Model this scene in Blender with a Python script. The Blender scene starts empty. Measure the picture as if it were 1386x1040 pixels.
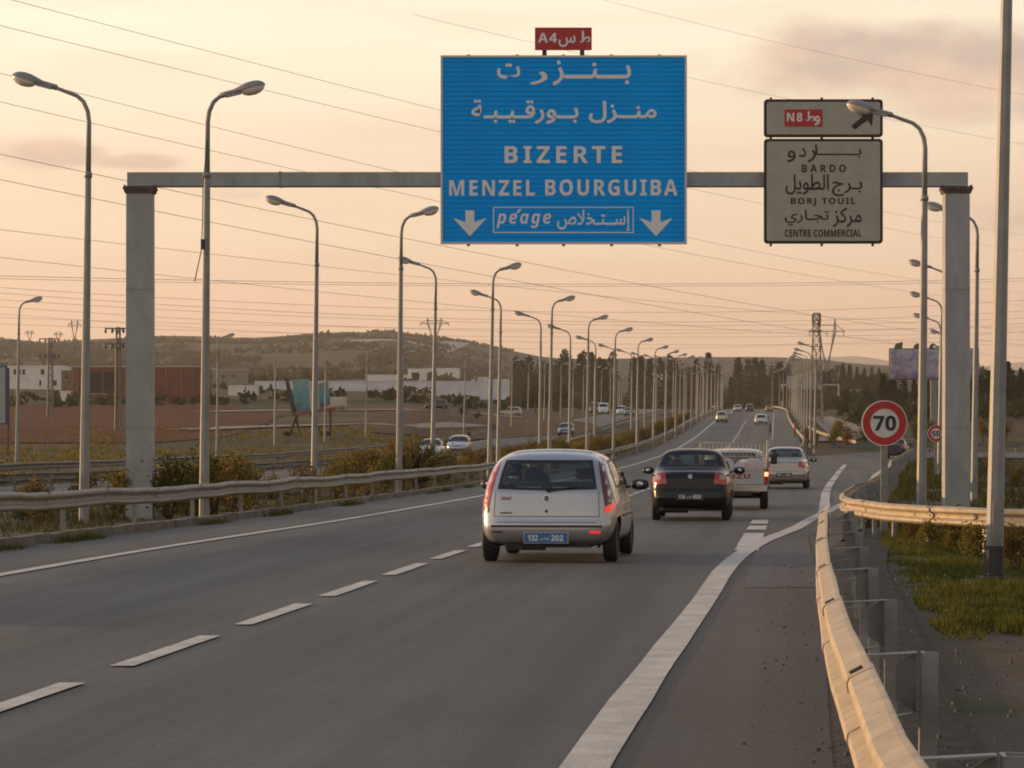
import bpy, bmesh, math, random
from mathutils import Vector, Matrix, noise
from mathutils.bvhtree import BVHTree
R = random.Random(7)
rad = math.radians
SC = bpy.context.scene
COL = SC.collection

# ---------------------------------------------------------------- camera
CAM_H = 1.6
cd = bpy.data.cameras.new('camera'); cam = bpy.data.objects.new('camera', cd); COL.objects.link(cam)
cam.location = (0, 0, CAM_H); cam.rotation_euler = (rad(90), 0, 0)
cd.sensor_width = 36; cd.lens = 3790 / 1386 * 36; cd.shift_y = 74 / 1386
cd.clip_start = .1; cd.clip_end = 40000
SC.camera = cam
# ---------------------------------------------------------------- sky, sun, exposure
SUN_EL, SUN_AZ = rad(6.5), rad(-69)            # azimuth measured from +Y (view direction), negative = to the left
sun_dir = Vector((math.cos(SUN_EL) * math.sin(SUN_AZ), math.cos(SUN_EL) * math.cos(SUN_AZ), math.sin(SUN_EL)))
W = bpy.data.worlds.new('World'); SC.world = W; W.use_nodes = True


def build_world():
    nt = W.node_tree; nt.nodes.clear(); N = nt.nodes.new; L = nt.links.new
    out = N('ShaderNodeOutputWorld')
    sky = N('ShaderNodeTexSky'); sky.sky_type = 'NISHITA'; sky.sun_disc = False
    sky.sun_elevation = SUN_EL; sky.sun_rotation = SUN_AZ; sky.air_density = 1.6; sky.dust_density = 4; sky.ozone_density = 1.5
    b1 = N('ShaderNodeBackground'); b1.inputs[1].default_value = .12; L(sky.outputs[0], b1.inputs[0])
    tc = N('ShaderNodeTexCoord'); sep = N('ShaderNodeSeparateXYZ'); L(tc.outputs['Generated'], sep.inputs[0])
    ramp = N('ShaderNodeValToRGB'); L(sep.outputs[2], ramp.inputs[0])
    cr = ramp.color_ramp; cr.interpolation = 'EASE'
    pts = [(0, (.60, .355, .25)), (.035, (.70, .465, .325)), (.08, (.80, .62, .455)), (.15, (.90, .79, .63)), (.32, (.62, .62, .62)), (.65, (.24, .29, .38)), (1, (.14, .19, .30))]
    cr.elements[0].position = 0; cr.elements[0].color = (*pts[0][1], 1); cr.elements[1].position = 1; cr.elements[1].color = (*pts[-1][1], 1)
    for p, c in pts[1:-1]:
        e = cr.elements.new(p); e.color = (*c, 1)
    # brighter, warmer towards the sun
    dp = N('ShaderNodeVectorMath'); dp.operation = 'DOT_PRODUCT'; L(tc.outputs['Generated'], dp.inputs[0]); dp.inputs[1].default_value = sun_dir
    mr = N('ShaderNodeMapRange'); L(dp.outputs['Value'], mr.inputs[0]); mr.inputs[1].default_value = -1; mr.inputs[2].default_value = 1
    mr.inputs[3].default_value = .76; mr.inputs[4].default_value = 1.58
    mul = N('ShaderNodeMix'); mul.data_type = 'RGBA'; mul.blend_type = 'MULTIPLY'; mul.inputs[0].default_value = 1
    L(ramp.outputs[0], mul.inputs[6])
    cmb = N('ShaderNodeCombineColor')
    for i, k in enumerate((1.0, 1.0, .97)):
        m = N('ShaderNodeMath'); m.operation = 'MULTIPLY'; m.inputs[1].default_value = k; L(mr.outputs[0], m.inputs[0]); L(m.outputs[0], cmb.inputs[i])
    L(cmb.outputs[0], mul.inputs[7])
    # clouds: soft banks at real directions on the sky, broken by noise
    az = N('ShaderNodeMath'); az.operation = 'ARCTAN2'; L(sep.outputs[0], az.inputs[0]); L(sep.outputs[1], az.inputs[1])
    cv = N('ShaderNodeCombineXYZ'); L(az.outputs[0], cv.inputs[0]); L(sep.outputs[2], cv.inputs[1])
    mp = N('ShaderNodeMapping'); L(cv.outputs[0], mp.inputs[0]); mp.inputs['Scale'].default_value = (1, 2.6, 1)
    nz = N('ShaderNodeTexNoise'); L(mp.outputs[0], nz.inputs[0]); nz.inputs['Scale'].default_value = 21; nz.inputs['Detail'].default_value = 9; nz.inputs['Roughness'].default_value = .55
    prev = None

    def bank(cpx, cpy, rx, ry, k):
        nonlocal prev
        a0 = math.atan((cpx - 693) / 3790); e0 = math.sin(math.atan((594 - cpy) / 3790))
        s = N('ShaderNodeVectorMath'); s.operation = 'SUBTRACT'; L(cv.outputs[0], s.inputs[0]); s.inputs[1].default_value = (a0, e0, 0)
        d = N('ShaderNodeVectorMath'); d.operation = 'MULTIPLY'; L(s.outputs[0], d.inputs[0]); d.inputs[1].default_value = (3790 / rx, 3790 / ry, 0)
        ln = N('ShaderNodeVectorMath'); ln.operation = 'LENGTH'; L(d.outputs[0], ln.inputs[0])
        r = N('ShaderNodeMapRange'); L(ln.outputs['Value'], r.inputs[0]); r.inputs[1].default_value = 0; r.inputs[2].default_value = 1.5; r.inputs[3].default_value = k; r.inputs[4].default_value = 0
        if prev is None: prev = r.outputs[0]
        else:
            m = N('ShaderNodeMath'); m.operation = 'MAXIMUM'; L(prev, m.inputs[0]); L(r.outputs[0], m.inputs[1]); prev = m.outputs[0]
    bank(1170, 82, 300, 62, .95); bank(1340, 110, 240, 80, .9); bank(60, 210, 110, 26, 1.0); bank(190, 222, 90, 16, .85); bank(330, 265, 200, 26, .45)
    bank(1420, 300, 210, 50, .6); bank(1000, 150, 150, 25, .4); bank(-300, 60, 300, 60, .9); bank(1900, 200, 300, 70, .9)
    ad = N('ShaderNodeMath'); ad.operation = 'ADD'; L(prev, ad.inputs[0]); L(nz.outputs[0], ad.inputs[1])
    cm = N('ShaderNodeMapRange'); cm.interpolation_type = 'SMOOTHSTEP'; L(ad.outputs[0], cm.inputs[0]); cm.inputs[1].default_value = .80; cm.inputs[2].default_value = 1.22; cm.inputs[4].default_value = .85
    # second noise shades the cloud body grey-mauve under pinkish tops
    nz2 = N('ShaderNodeTexNoise'); L(mp.outputs[0], nz2.inputs[0]); nz2.inputs['Scale'].default_value = 24; nz2.inputs['Detail'].default_value = 5
    cc = N('ShaderNodeValToRGB'); L(nz2.outputs[0], cc.inputs[0]); cc.color_ramp.elements[0].position = .40; cc.color_ramp.elements[0].color = (.62, .475, .41, 1)
    cc.color_ramp.elements[1].position = .60; cc.color_ramp.elements[1].color = (.90, .62, .47, 1)
    mx = N('ShaderNodeMix'); mx.data_type = 'RGBA'; L(cm.outputs[0], mx.inputs[0]); L(mul.outputs[2], mx.inputs[6]); L(cc.outputs[0], mx.inputs[7])
    # thin high streaks
    mp2 = N('ShaderNodeMapping'); L(cv.outputs[0], mp2.inputs[0]); mp2.inputs['Scale'].default_value = (1, 9, 1); mp2.inputs['Rotation'].default_value = (0, 0, .06)
    nz3 = N('ShaderNodeTexNoise'); L(mp2.outputs[0], nz3.inputs[0]); nz3.inputs['Scale'].default_value = 7; nz3.inputs['Detail'].default_value = 6
    st = N('ShaderNodeMapRange'); L(nz3.outputs[0], st.inputs[0]); st.inputs[1].default_value = .45; st.inputs[2].default_value = .75; st.inputs[4].default_value = .22
    mx2 = N('ShaderNodeMix'); mx2.data_type = 'RGBA'; L(st.outputs[0], mx2.inputs[0]); L(mx.outputs[2], mx2.inputs[6]); mx2.inputs[7].default_value = (.66, .47, .36, 1)
    b2 = N('ShaderNodeBackground'); b2.inputs[1].default_value = 1.0; L(mx2.outputs[2], b2.inputs[0])
    ms = N('ShaderNodeMixShader'); ms.inputs[0].default_value = .84; L(b1.outputs[0], ms.inputs[1]); L(b2.outputs[0], ms.inputs[2])
    L(ms.outputs[0], out.inputs[0])


build_world()
sl = bpy.data.lights.new('sun', 'SUN'); sl.energy = 5.0; sl.angle = rad(1.0); sl.color = (1, .62, .30)
so = bpy.data.objects.new('sun', sl); COL.objects.link(so); so.rotation_euler = sun_dir.to_track_quat('Z', 'Y').to_euler()
SC.view_settings.view_transform = 'Standard'; SC.view_settings.look = 'None'; SC.view_settings.exposure = .2; SC.view_settings.gamma = 1
SC.view_settings.use_curve_mapping = False
SC.cycles.filter_width = 1.9
SC.cycles.max_bounces = 6; SC.cycles.transparent_max_bounces = 12; SC.cycles.volume_bounces = 0

# ---------------------------------------------------------------- materials
MATS = {}


def mat(name, col, rough=.6, metal=0, spec=.5, var=0, vscale=3, bump=0, bscale=40, emit=None, es=1, coat=0, col2=None, stretch=None, dirt=None):
    """Principled with optional noise colour variation (var or col2), fine bump and dirt colour."""
    if name in MATS: return MATS[name]
    m = bpy.data.materials.new(name); m.use_nodes = True; nt = m.node_tree; N = nt.nodes.new; L = nt.links.new
    b = nt.nodes['Principled BSDF']
    b.inputs['Base Color'].default_value = (*col, 1); b.inputs['Roughness'].default_value = rough; b.inputs['Metallic'].default_value = metal
    b.inputs['Specular IOR Level'].default_value = spec; b.inputs['Coat Weight'].default_value = coat; b.inputs['Coat Roughness'].default_value = .06
    tc = N('ShaderNodeTexCoord'); src = tc.outputs['Object']
    if stretch:
        mp = N('ShaderNodeMapping'); L(src, mp.inputs[0]); mp.inputs['Scale'].default_value = stretch; src = mp.outputs[0]
    last = None
    if var or col2:
        n = N('ShaderNodeTexNoise'); L(src, n.inputs[0]); n.inputs['Scale'].default_value = vscale; n.inputs['Detail'].default_value = 6; n.inputs['Roughness'].default_value = .62
        r = N('ShaderNodeValToRGB'); L(n.outputs[0], r.inputs[0]); r.color_ramp.elements[0].position = .33; r.color_ramp.elements[1].position = .67
        c2 = col2 or tuple(min(1, c * (1 + var)) for c in col); c1 = col if col2 else tuple(c * (1 - var) for c in col)
        r.color_ramp.elements[0].color = (*c1, 1); r.color_ramp.elements[1].color = (*c2, 1); last = r.outputs[0]
    if dirt:
        n = N('ShaderNodeTexNoise'); L(src, n.inputs[0]); n.inputs['Scale'].default_value = dirt[1]; n.inputs['Detail'].default_value = 8; n.inputs['Roughness'].default_value = .7
        r = N('ShaderNodeMapRange'); L(n.outputs[0], r.inputs[0]); r.inputs[1].default_value = dirt[2]; r.inputs[2].default_value = dirt[2] + .18; r.inputs[4].default_value = dirt[3]
        x = N('ShaderNodeMix'); x.data_type = 'RGBA'; L(r.outputs[0], x.inputs[0]); x.inputs[7].default_value = (*dirt[0], 1)
        if last: L(last, x.inputs[6])
        else: x.inputs[6].default_value = (*col, 1)
        last = x.outputs[2]
    if last: L(last, b.inputs['Base Color'])
    if bump:
        n = N('ShaderNodeTexNoise'); L(src, n.inputs[0]); n.inputs['Scale'].default_value = bscale; n.inputs['Detail'].default_value = 4
        bp = N('ShaderNodeBump'); bp.inputs['Strength'].default_value = bump; bp.inputs['Distance'].default_value = .02; L(n.outputs[0], bp.inputs['Height']); L(bp.outputs[0], b.inputs['Normal'])
    if emit:
        b.inputs['Emission Color'].default_value = (*emit, 1); b.inputs['Emission Strength'].default_value = es
    MATS[name] = m
    return m


def glass_mat(name, tint, refl=.12, rough=.02):
    if name in MATS: return MATS[name]
    m = bpy.data.materials.new(name); m.use_nodes = True; nt = m.node_tree; nt.nodes.clear(); N = nt.nodes.new; L = nt.links.new
    o = N('ShaderNodeOutputMaterial'); t = N('ShaderNodeBsdfTransparent'); t.inputs[0].default_value = (*tint, 1)
    g = N('ShaderNodeBsdfGlossy'); g.inputs[0].default_value = (.9, .9, .9, 1); g.inputs[1].default_value = rough
    f = N('ShaderNodeFresnel'); ge = N('ShaderNodeNewGeometry'); io = N('ShaderNodeMapRange'); L(ge.outputs['Backfacing'], io.inputs[0]); io.inputs[3].default_value = 1.5; io.inputs[4].default_value = 1 / 1.5; L(io.outputs[0], f.inputs[0]); mm = N('ShaderNodeMath'); mm.operation = 'MAXIMUM'; mm.inputs[1].default_value = refl * .4; L(f.outputs[0], mm.inputs[0])
    x = N('ShaderNodeMixShader'); L(mm.outputs[0], x.inputs[0]); L(t.outputs[0], x.inputs[1]); L(g.outputs[0], x.inputs[2]); L(x.outputs[0], o.inputs[0])
    MATS[name] = m
    return m


def leaf_mat(name, c1, c2, c3=None):
    """foliage: colour varies leaf by leaf (random per island is not stored, so noise at leaf scale), a little translucency"""
    if name in MATS: return MATS[name]
    m = bpy.data.materials.new(name); m.use_nodes = True; nt = m.node_tree; nt.nodes.clear(); N = nt.nodes.new; L = nt.links.new
    o = N('ShaderNodeOutputMaterial'); tc = N('ShaderNodeTexCoord'); oi = N('ShaderNodeObjectInfo')
    g = N('ShaderNodeNewGeometry')
    r = N('ShaderNodeValToRGB'); e = r.color_ramp; e.elements[0].color = (*c1, 1); e.elements[1].color = (*c2, 1); e.elements[0].position = .15; e.elements[1].position = .75
    if c3:
        k = e.elements.new(.97); k.color = (*c3, 1)
    n = N('ShaderNodeTexNoise'); L(tc.outputs['Object'], n.inputs[0]); n.inputs['Scale'].default_value = 1.3
    a = N('ShaderNodeMath'); a.operation = 'MULTIPLY_ADD'; L(g.outputs['Random Per Island'], a.inputs[0]); a.inputs[1].default_value = .6
    s = N('ShaderNodeMath'); s.operation = 'MULTIPLY_ADD'; L(n.outputs[0], s.inputs[0]); s.inputs[1].default_value = .5; s.inputs[2].default_value = -.05; L(s.outputs[0], a.inputs[2])
    a2 = N('ShaderNodeMath'); a2.operation = 'MULTIPLY_ADD'; L(oi.outputs['Random'], a2.inputs[0]); a2.inputs[1].default_value = .25; L(a.outputs[0], a2.inputs[2])
    L(a2.outputs[0], r.inputs[0])
    d = N('ShaderNodeBsdfDiffuse'); t = N('ShaderNodeBsdfTranslucent'); L(r.outputs[0], d.inputs[0]); L(r.outputs[0], t.inputs[0])
    x = N('ShaderNodeMixShader'); x.inputs[0].default_value = .35; L(d.outputs[0], x.inputs[1]); L(t.outputs[0], x.inputs[2]); L(x.outputs[0], o.inputs[0])
    MATS[name] = m
    return m


M_GALV = mat('galvanised_steel', (.23, .23, .22), .5, .35, var=.22, vscale=5, bump=.1, bscale=25, dirt=((.13, .10, .07), 9, .58, .6))
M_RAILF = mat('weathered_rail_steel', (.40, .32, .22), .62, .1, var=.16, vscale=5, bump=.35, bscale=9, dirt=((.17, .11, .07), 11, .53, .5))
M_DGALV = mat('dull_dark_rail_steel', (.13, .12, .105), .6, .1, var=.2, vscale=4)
M_POLE = mat('painted_grey_steel', (.25, .25, .24), .55, .1, var=.15, vscale=3, dirt=((.12, .10, .08), 4, .6, .5))
M_COL = mat('gantry_grey_paint', (.32, .325, .32), .6, .1, var=.14, vscale=2, dirt=((.15, .13, .11), 3, .57, .45), stretch=(1.5, 1.5, .6))
M_DARK = mat('dark_iron', (.03, .03, .03), .6)
M_RUST = mat('rusty_brown', (.10, .055, .035), .8, var=.4, vscale=8)
M_CONC = mat('concrete', (.27, .25, .22), .85, var=.2, vscale=3, bump=.3, bscale=20, dirt=((.12, .10, .08), 4, .55, .6))
M_RUB = mat('tyre_rubber', (.012, .012, .012), .75)
M_BLACKP = mat('black_plastic', (.012, .012, .013), .45)
M_INT = mat('car_interior', (.035, .033, .032), .85)
M_SEAT = mat('grey_seat_cloth', (.11, .11, .10), .9)
M_WHITE = mat('sign_white', (.62, .60, .56), .5, var=.06, vscale=3)
M_WOOD = mat('weathered_wood', (.16, .09, .055), .85, var=.3, vscale=4, stretch=(6, 6, .6))


# ---------------------------------------------------------------- object helpers
def tag(o, label=None, cat=None, group=None, kind=None):
    if label: o['label'] = label
    if cat: o['category'] = cat
    if group: o['group'] = group
    if kind: o['kind'] = kind
    return o


def empty(name, loc=(0, 0, 0), rz=0, label=None, cat=None, group=None, kind=None):
    o = bpy.data.objects.new(name, None); COL.objects.link(o); o.location = loc; o.rotation_euler = (0, 0, rz); o.empty_display_size = .2
    return tag(o, label, cat, group, kind)


def children_map():
    d = {}
    for o in COL.objects:
        if o.parent: d.setdefault(o.parent, []).append(o)
    return d


def copy_tree(o, loc=None, rz=None, label=None, scale=None, group=None):
    kids = KIDS.get(o.name, [])
    c = o.copy(); COL.objects.link(c)
    if loc is not None: c.location = loc
    if rz is not None: c.rotation_euler = (0, 0, rz)
    if scale is not None: c.scale = (scale,) * 3 if not hasattr(scale, '__len__') else scale
    if label: c['label'] = label
    if group: c['group'] = group
    for k in kids: _copy_child(k, c)
    return c


def _copy_child(k, parent):
    c = k.copy(); COL.objects.link(c); c.parent = parent
    for g in KIDS.get(k.name, []): _copy_child(g, c)


KIDS = {}


class MB:
    def __init__(s):
        s.v = []; s.f = []; s.m = []; s.sm = []

    def add(s, v, f, mi=0, smooth=False):
        o = len(s.v); s.v += [tuple(p) for p in v]
        for q in f: s.f.append(tuple(i + o for i in q)); s.m.append(mi); s.sm.append(smooth)
        return s

    def box(s, c, d, rz=0, mi=0, mat4=None, taper=1):
        x, y, z = d[0] / 2, d[1] / 2, d[2] / 2
        P = [(-x, -y, -z), (x, -y, -z), (x, y, -z), (-x, y, -z), (-x * taper, -y * taper, z), (x * taper, -y * taper, z), (x * taper, y * taper, z), (-x * taper, y * taper, z)]
        M = mat4 or Matrix.Rotation(rz, 4, 'Z')
        P = [tuple(M @ Vector(p) + Vector(c)) for p in P]
        return s.add(P, [(0, 3, 2, 1), (4, 5, 6, 7), (0, 1, 5, 4), (1, 2, 6, 5), (2, 3, 7, 6), (3, 0, 4, 7)], mi)

    def bar(s, a, b, w, d=None, mi=0):
        a = Vector(a); b = Vector(b); d = d or w; t = (b - a)
        if t.length < 1e-6: return s
        q = t.to_track_quat('Z', 'Y').to_matrix().to_4x4()
        return s.box((a + b) / 2, (w, d, t.length), mat4=q, mi=mi)

    def tube(s, pts, rr, n=8, mi=0, cap=True, smooth=True):
        pts = [Vector(p) for p in pts]; rr = rr if hasattr(rr, '__len__') else [rr] * len(pts)
        vs = []; up = Vector((0, 0, 1))
        ref = None
        for i, p in enumerate(pts):
            t = (pts[min(i + 1, len(pts) - 1)] - pts[max(i - 1, 0)]).normalized()
            if ref is None:
                ref = Vector((1, 0, 0)) if abs(t.x) < .9 else Vector((0, 1, 0))
            a = (ref - t * ref.dot(t)).normalized(); ref = a; b = t.cross(a)
            for k in range(n):
                w = 2 * math.pi * k / n; vs.append(p + (a * math.cos(w) + b * math.sin(w)) * rr[i])
        fs = []
        for i in range(len(pts) - 1):
            for k in range(n):
                fs.append((i * n + k, i * n + (k + 1) % n, (i + 1) * n + (k + 1) % n, (i + 1) * n + k))
        s.add(vs, fs, mi, smooth)
        if cap:
            o = len(s.v) - len(vs)
            s.f.append(tuple(o + k for k in range(n))[::-1]); s.m.append(mi); s.sm.append(False)
            s.f.append(tuple(o + (len(pts) - 1) * n + k for k in range(n))); s.m.append(mi); s.sm.append(False)
        return s

    def lathe(s, prof, n=20, c=(0, 0, 0), axis='Z', mi=0, smooth=True):
        vs = []
        for r, h in prof:
            for k in range(n):
                w = 2 * math.pi * k / n; p = (r * math.cos(w), r * math.sin(w), h)
                if axis == 'X': p = (h, p[0], p[1])
                if axis == 'Y': p = (p[0], h, p[1])
                vs.append((p[0] + c[0], p[1] + c[1], p[2] + c[2]))
        fs = [(i * n + k, i * n + (k + 1) % n, (i + 1) * n + (k + 1) % n, (i + 1) * n + k) for i in range(len(prof) - 1) for k in range(n)]
        return s.add(vs, fs, mi, smooth)

    def poly(s, pts, depth, mi=0):
        """polygon pts (x,z) in the XZ plane at y=0, extruded to y=depth"""
        n = len(pts)
        v = [(x, 0, z) for x, z in pts] + [(x, depth, z) for x, z in pts]
        f = [tuple(range(n)), tuple(range(2 * n - 1, n - 1, -1))] + [(i, i + n, (i + 1) % n + n, (i + 1) % n) for i in range(n)]
        return s.add(v, f, mi)

    def mesh(s, name, mats):
        me = bpy.data.meshes.new(name); me.from_pydata(s.v, [], s.f)
        for m in (mats if isinstance(mats, (list, tuple)) else [mats]): me.materials.append(m)
        me.polygons.foreach_set('material_index', s.m); me.polygons.foreach_set('use_smooth', s.sm); me.update()
        return me

    def build(s, name, mats, parent=None, loc=None, **kw):
        o = bpy.data.objects.new(name, s.mesh(name, mats)); COL.objects.link(o)
        if parent: o.parent = parent; KIDS.setdefault(parent.name, []).append(o)
        if loc is not None: o.location = loc
        return tag(o, **kw)


def link_mesh(name, me, parent=None, loc=None, **kw):
    o = bpy.data.objects.new(name, me); COL.objects.link(o)
    if parent: o.parent = parent; KIDS.setdefault(parent.name, []).append(o)
    if loc is not None: o.location = loc
    return tag(o, **kw)


def interp(tab, x):
    """smooth interpolation through (x, y) pairs: cubic Hermite"""
    if x <= tab[0][0]: return tab[0][1]
    if x >= tab[-1][0]: return tab[-1][1]
    for i in range(len(tab) - 1):
        if tab[i][0] <= x <= tab[i + 1][0]: break
    x0, y0 = tab[i]; x1, y1 = tab[i + 1]; h = x1 - x0

    def sl(j):
        if j <= 0: return (tab[1][1] - tab[0][1]) / (tab[1][0] - tab[0][0])
        if j >= len(tab) - 1: return (tab[-1][1] - tab[-2][1]) / (tab[-1][0] - tab[-2][0])
        a = (tab[j][1] - tab[j - 1][1]) / (tab[j][0] - tab[j - 1][0]); b = (tab[j + 1][1] - tab[j][1]) / (tab[j + 1][0] - tab[j][0])
        return 0 if a * b < 0 else 2 * a * b / (a + b) if a + b else 0
    m0 = sl(i) * h; m1 = sl(i + 1) * h; t = (x - x0) / h
    return (2 * t**3 - 3 * t**2 + 1) * y0 + (t**3 - 2 * t**2 + t) * m0 + (-2 * t**3 + 3 * t**2) * y1 + (t**3 - t**2) * m1


def lin(tab, x):
    if x <= tab[0][0]: return tab[0][1]
    for i in range(len(tab) - 1):
        if x <= tab[i + 1][0]: return tab[i][1] + (tab[i + 1][1] - tab[i][1]) * (x - tab[i][0]) / (tab[i + 1][0] - tab[i][0])
    return tab[-1][1]


# ---------------------------------------------------------------- the lie of the land
CX = [(-80, -12.5), (0, -4.66), (18.5, -2.84), (36, -1.12), (60, 1.2), (98, 4.7), (200, 14.4), (316, 25.3), (400, 33.2), (500, 42.6), (585, 50.4), (650, 55.4), (700, 58.2), (760, 59), (820, 57), (900, 50), (1000, 38)]
ZR = [(-80, 0), (36, 0), (60, -.1), (100, -.18), (160, -.12), (200, .1), (240, .48), (316, 1.8), (400, 3.8), (500, 5.8), (585, 7.2), (700, 9.0), (760, 9.5), (900, 9.9), (1200, 12)]
RAMP = [(-80, -9.6), (0, -.95), (13.6, .36), (28.2, 1.96), (33.9, 2.57), (39.4, 3.27), (44.9, 4.09), (51, 5.12), (59.5, 6.4), (66.6, 7.56), (78.1, 9.38), (108, 13.8), (132, 17.1), (165, 22.1), (195, 26.7), (215, 30.8), (228, 40), (235, 60), (240, 80)]   # right solid line
cx = lambda y: interp(CX, y)
zr = lambda y: interp(ZR, y)
ramp = lambda y: interp(RAMP, y)
# terrain outside the roads: rows of (Y, heights at pixel columns)
COLS = [-600, 100, 300, 500, 600, 700, 900, 1050, 1200, 1400, 2000]


def ridge_y(px):
    return lin([(-900, 470), (0, 458), (31, 460.6), (61, 464), (92, 461.5), (129, 459), (215, 455), (264, 455), (308, 457), (330, 457), (348, 457.5), (391, 454.7), (422, 451), (468, 449.5), (514, 450), (545, 453), (591, 459), (637, 463), (656, 469), (680, 473),
                (699, 475.5), (718, 480), (730, 482.5), (766, 486), (872, 485), (940, 484), (992, 483.4), (1018, 482.6), (1044, 483), (1078, 485), (1113, 487), (1160, 492), (1230, 497), (1330, 501), (2200, 505)], px)


def yz(y, Y): return CAM_H + (594 - y) * Y / 3790


LEFTT = [(0, -.15), (120, -.1), (200, .2), (250, .9), (300, 2.2), (400, 4.6), (500, 7.6), (600, 10.6), (700, 13.2), (1000, yz(521, 1000)), (1500, yz(508, 1500))]
MIDT = [(0, -.15), (120, -.2), (200, .1), (300, 1.5), (400, 3.7), (500, 5.7), (700, 9), (900, 10.2), (1200, yz(546, 1200)), (1600, yz(528, 1600)), (2200, yz(503, 2200))]
RIGHT = [(0, -.3), (120, -.35), (200, -.1), (300, 1.4), (400, 4), (500, 7.2), (600, 9.8), (700, 12), (1000, yz(526, 1000)), (1600, yz(514, 1600))]
RIDGE_Y = 2600


def zout(X, Y):
    px = 693 + 3790 * X / max(Y, 60)
    a = min(1, max(0, (px - 560) / 150)); b = min(1, max(0, (px - 1060) / 120))

    def side(tab, Y):
        if Y <= tab[-1][0]: return interp(tab, Y)
        rz = yz(ridge_y(px), RIDGE_Y); t = min(1, (Y - tab[-1][0]) / (RIDGE_Y - tab[-1][0]))
        z = tab[-1][1] + (rz - tab[-1][1]) * t ** .9
        if Y > RIDGE_Y: z = rz - (Y - RIDGE_Y) * .06
        return z
    z = side(LEFTT, Y) * (1 - a) + side(MIDT, Y) * a
    z = z * (1 - b) + side(RIGHT, Y) * b
    k = min(1, max(0, (Y - 120) / 400))
    z += noise.noise(Vector((X * .02, Y * .02, 0))) * .8 * k + noise.noise(Vector((X * .004, Y * .004, 3))) * 3 * min(1, max(0, (Y - 700) / 600)) * min(1, max(0, (2500 - Y) / 300))
    return z


def ground(X, Y):
    c = cx(Y); z0 = zr(Y)
    l = c - 27.5; r = min(ramp(Y), c + 70) + 1.0 if Y < 214 else c + 9
    if Y > 205 and Y < 250: r = 130
    fade = 14 if X < l else 3.5 + max(0, Y - 150) * .1
    d = max(l - X, X - r, 0)
    t = min(1, d / fade); t = t * t * (3 - 2 * t)
    if Y > 900: t = max(t, min(1, (Y - 900) / 150))
    z = (z0 - .09) * (1 - t) + zout(X, Y) * t
    if t > .5: z += noise.noise(Vector((X * .35, Y * .35, 0))) * .06
    return z


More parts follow.
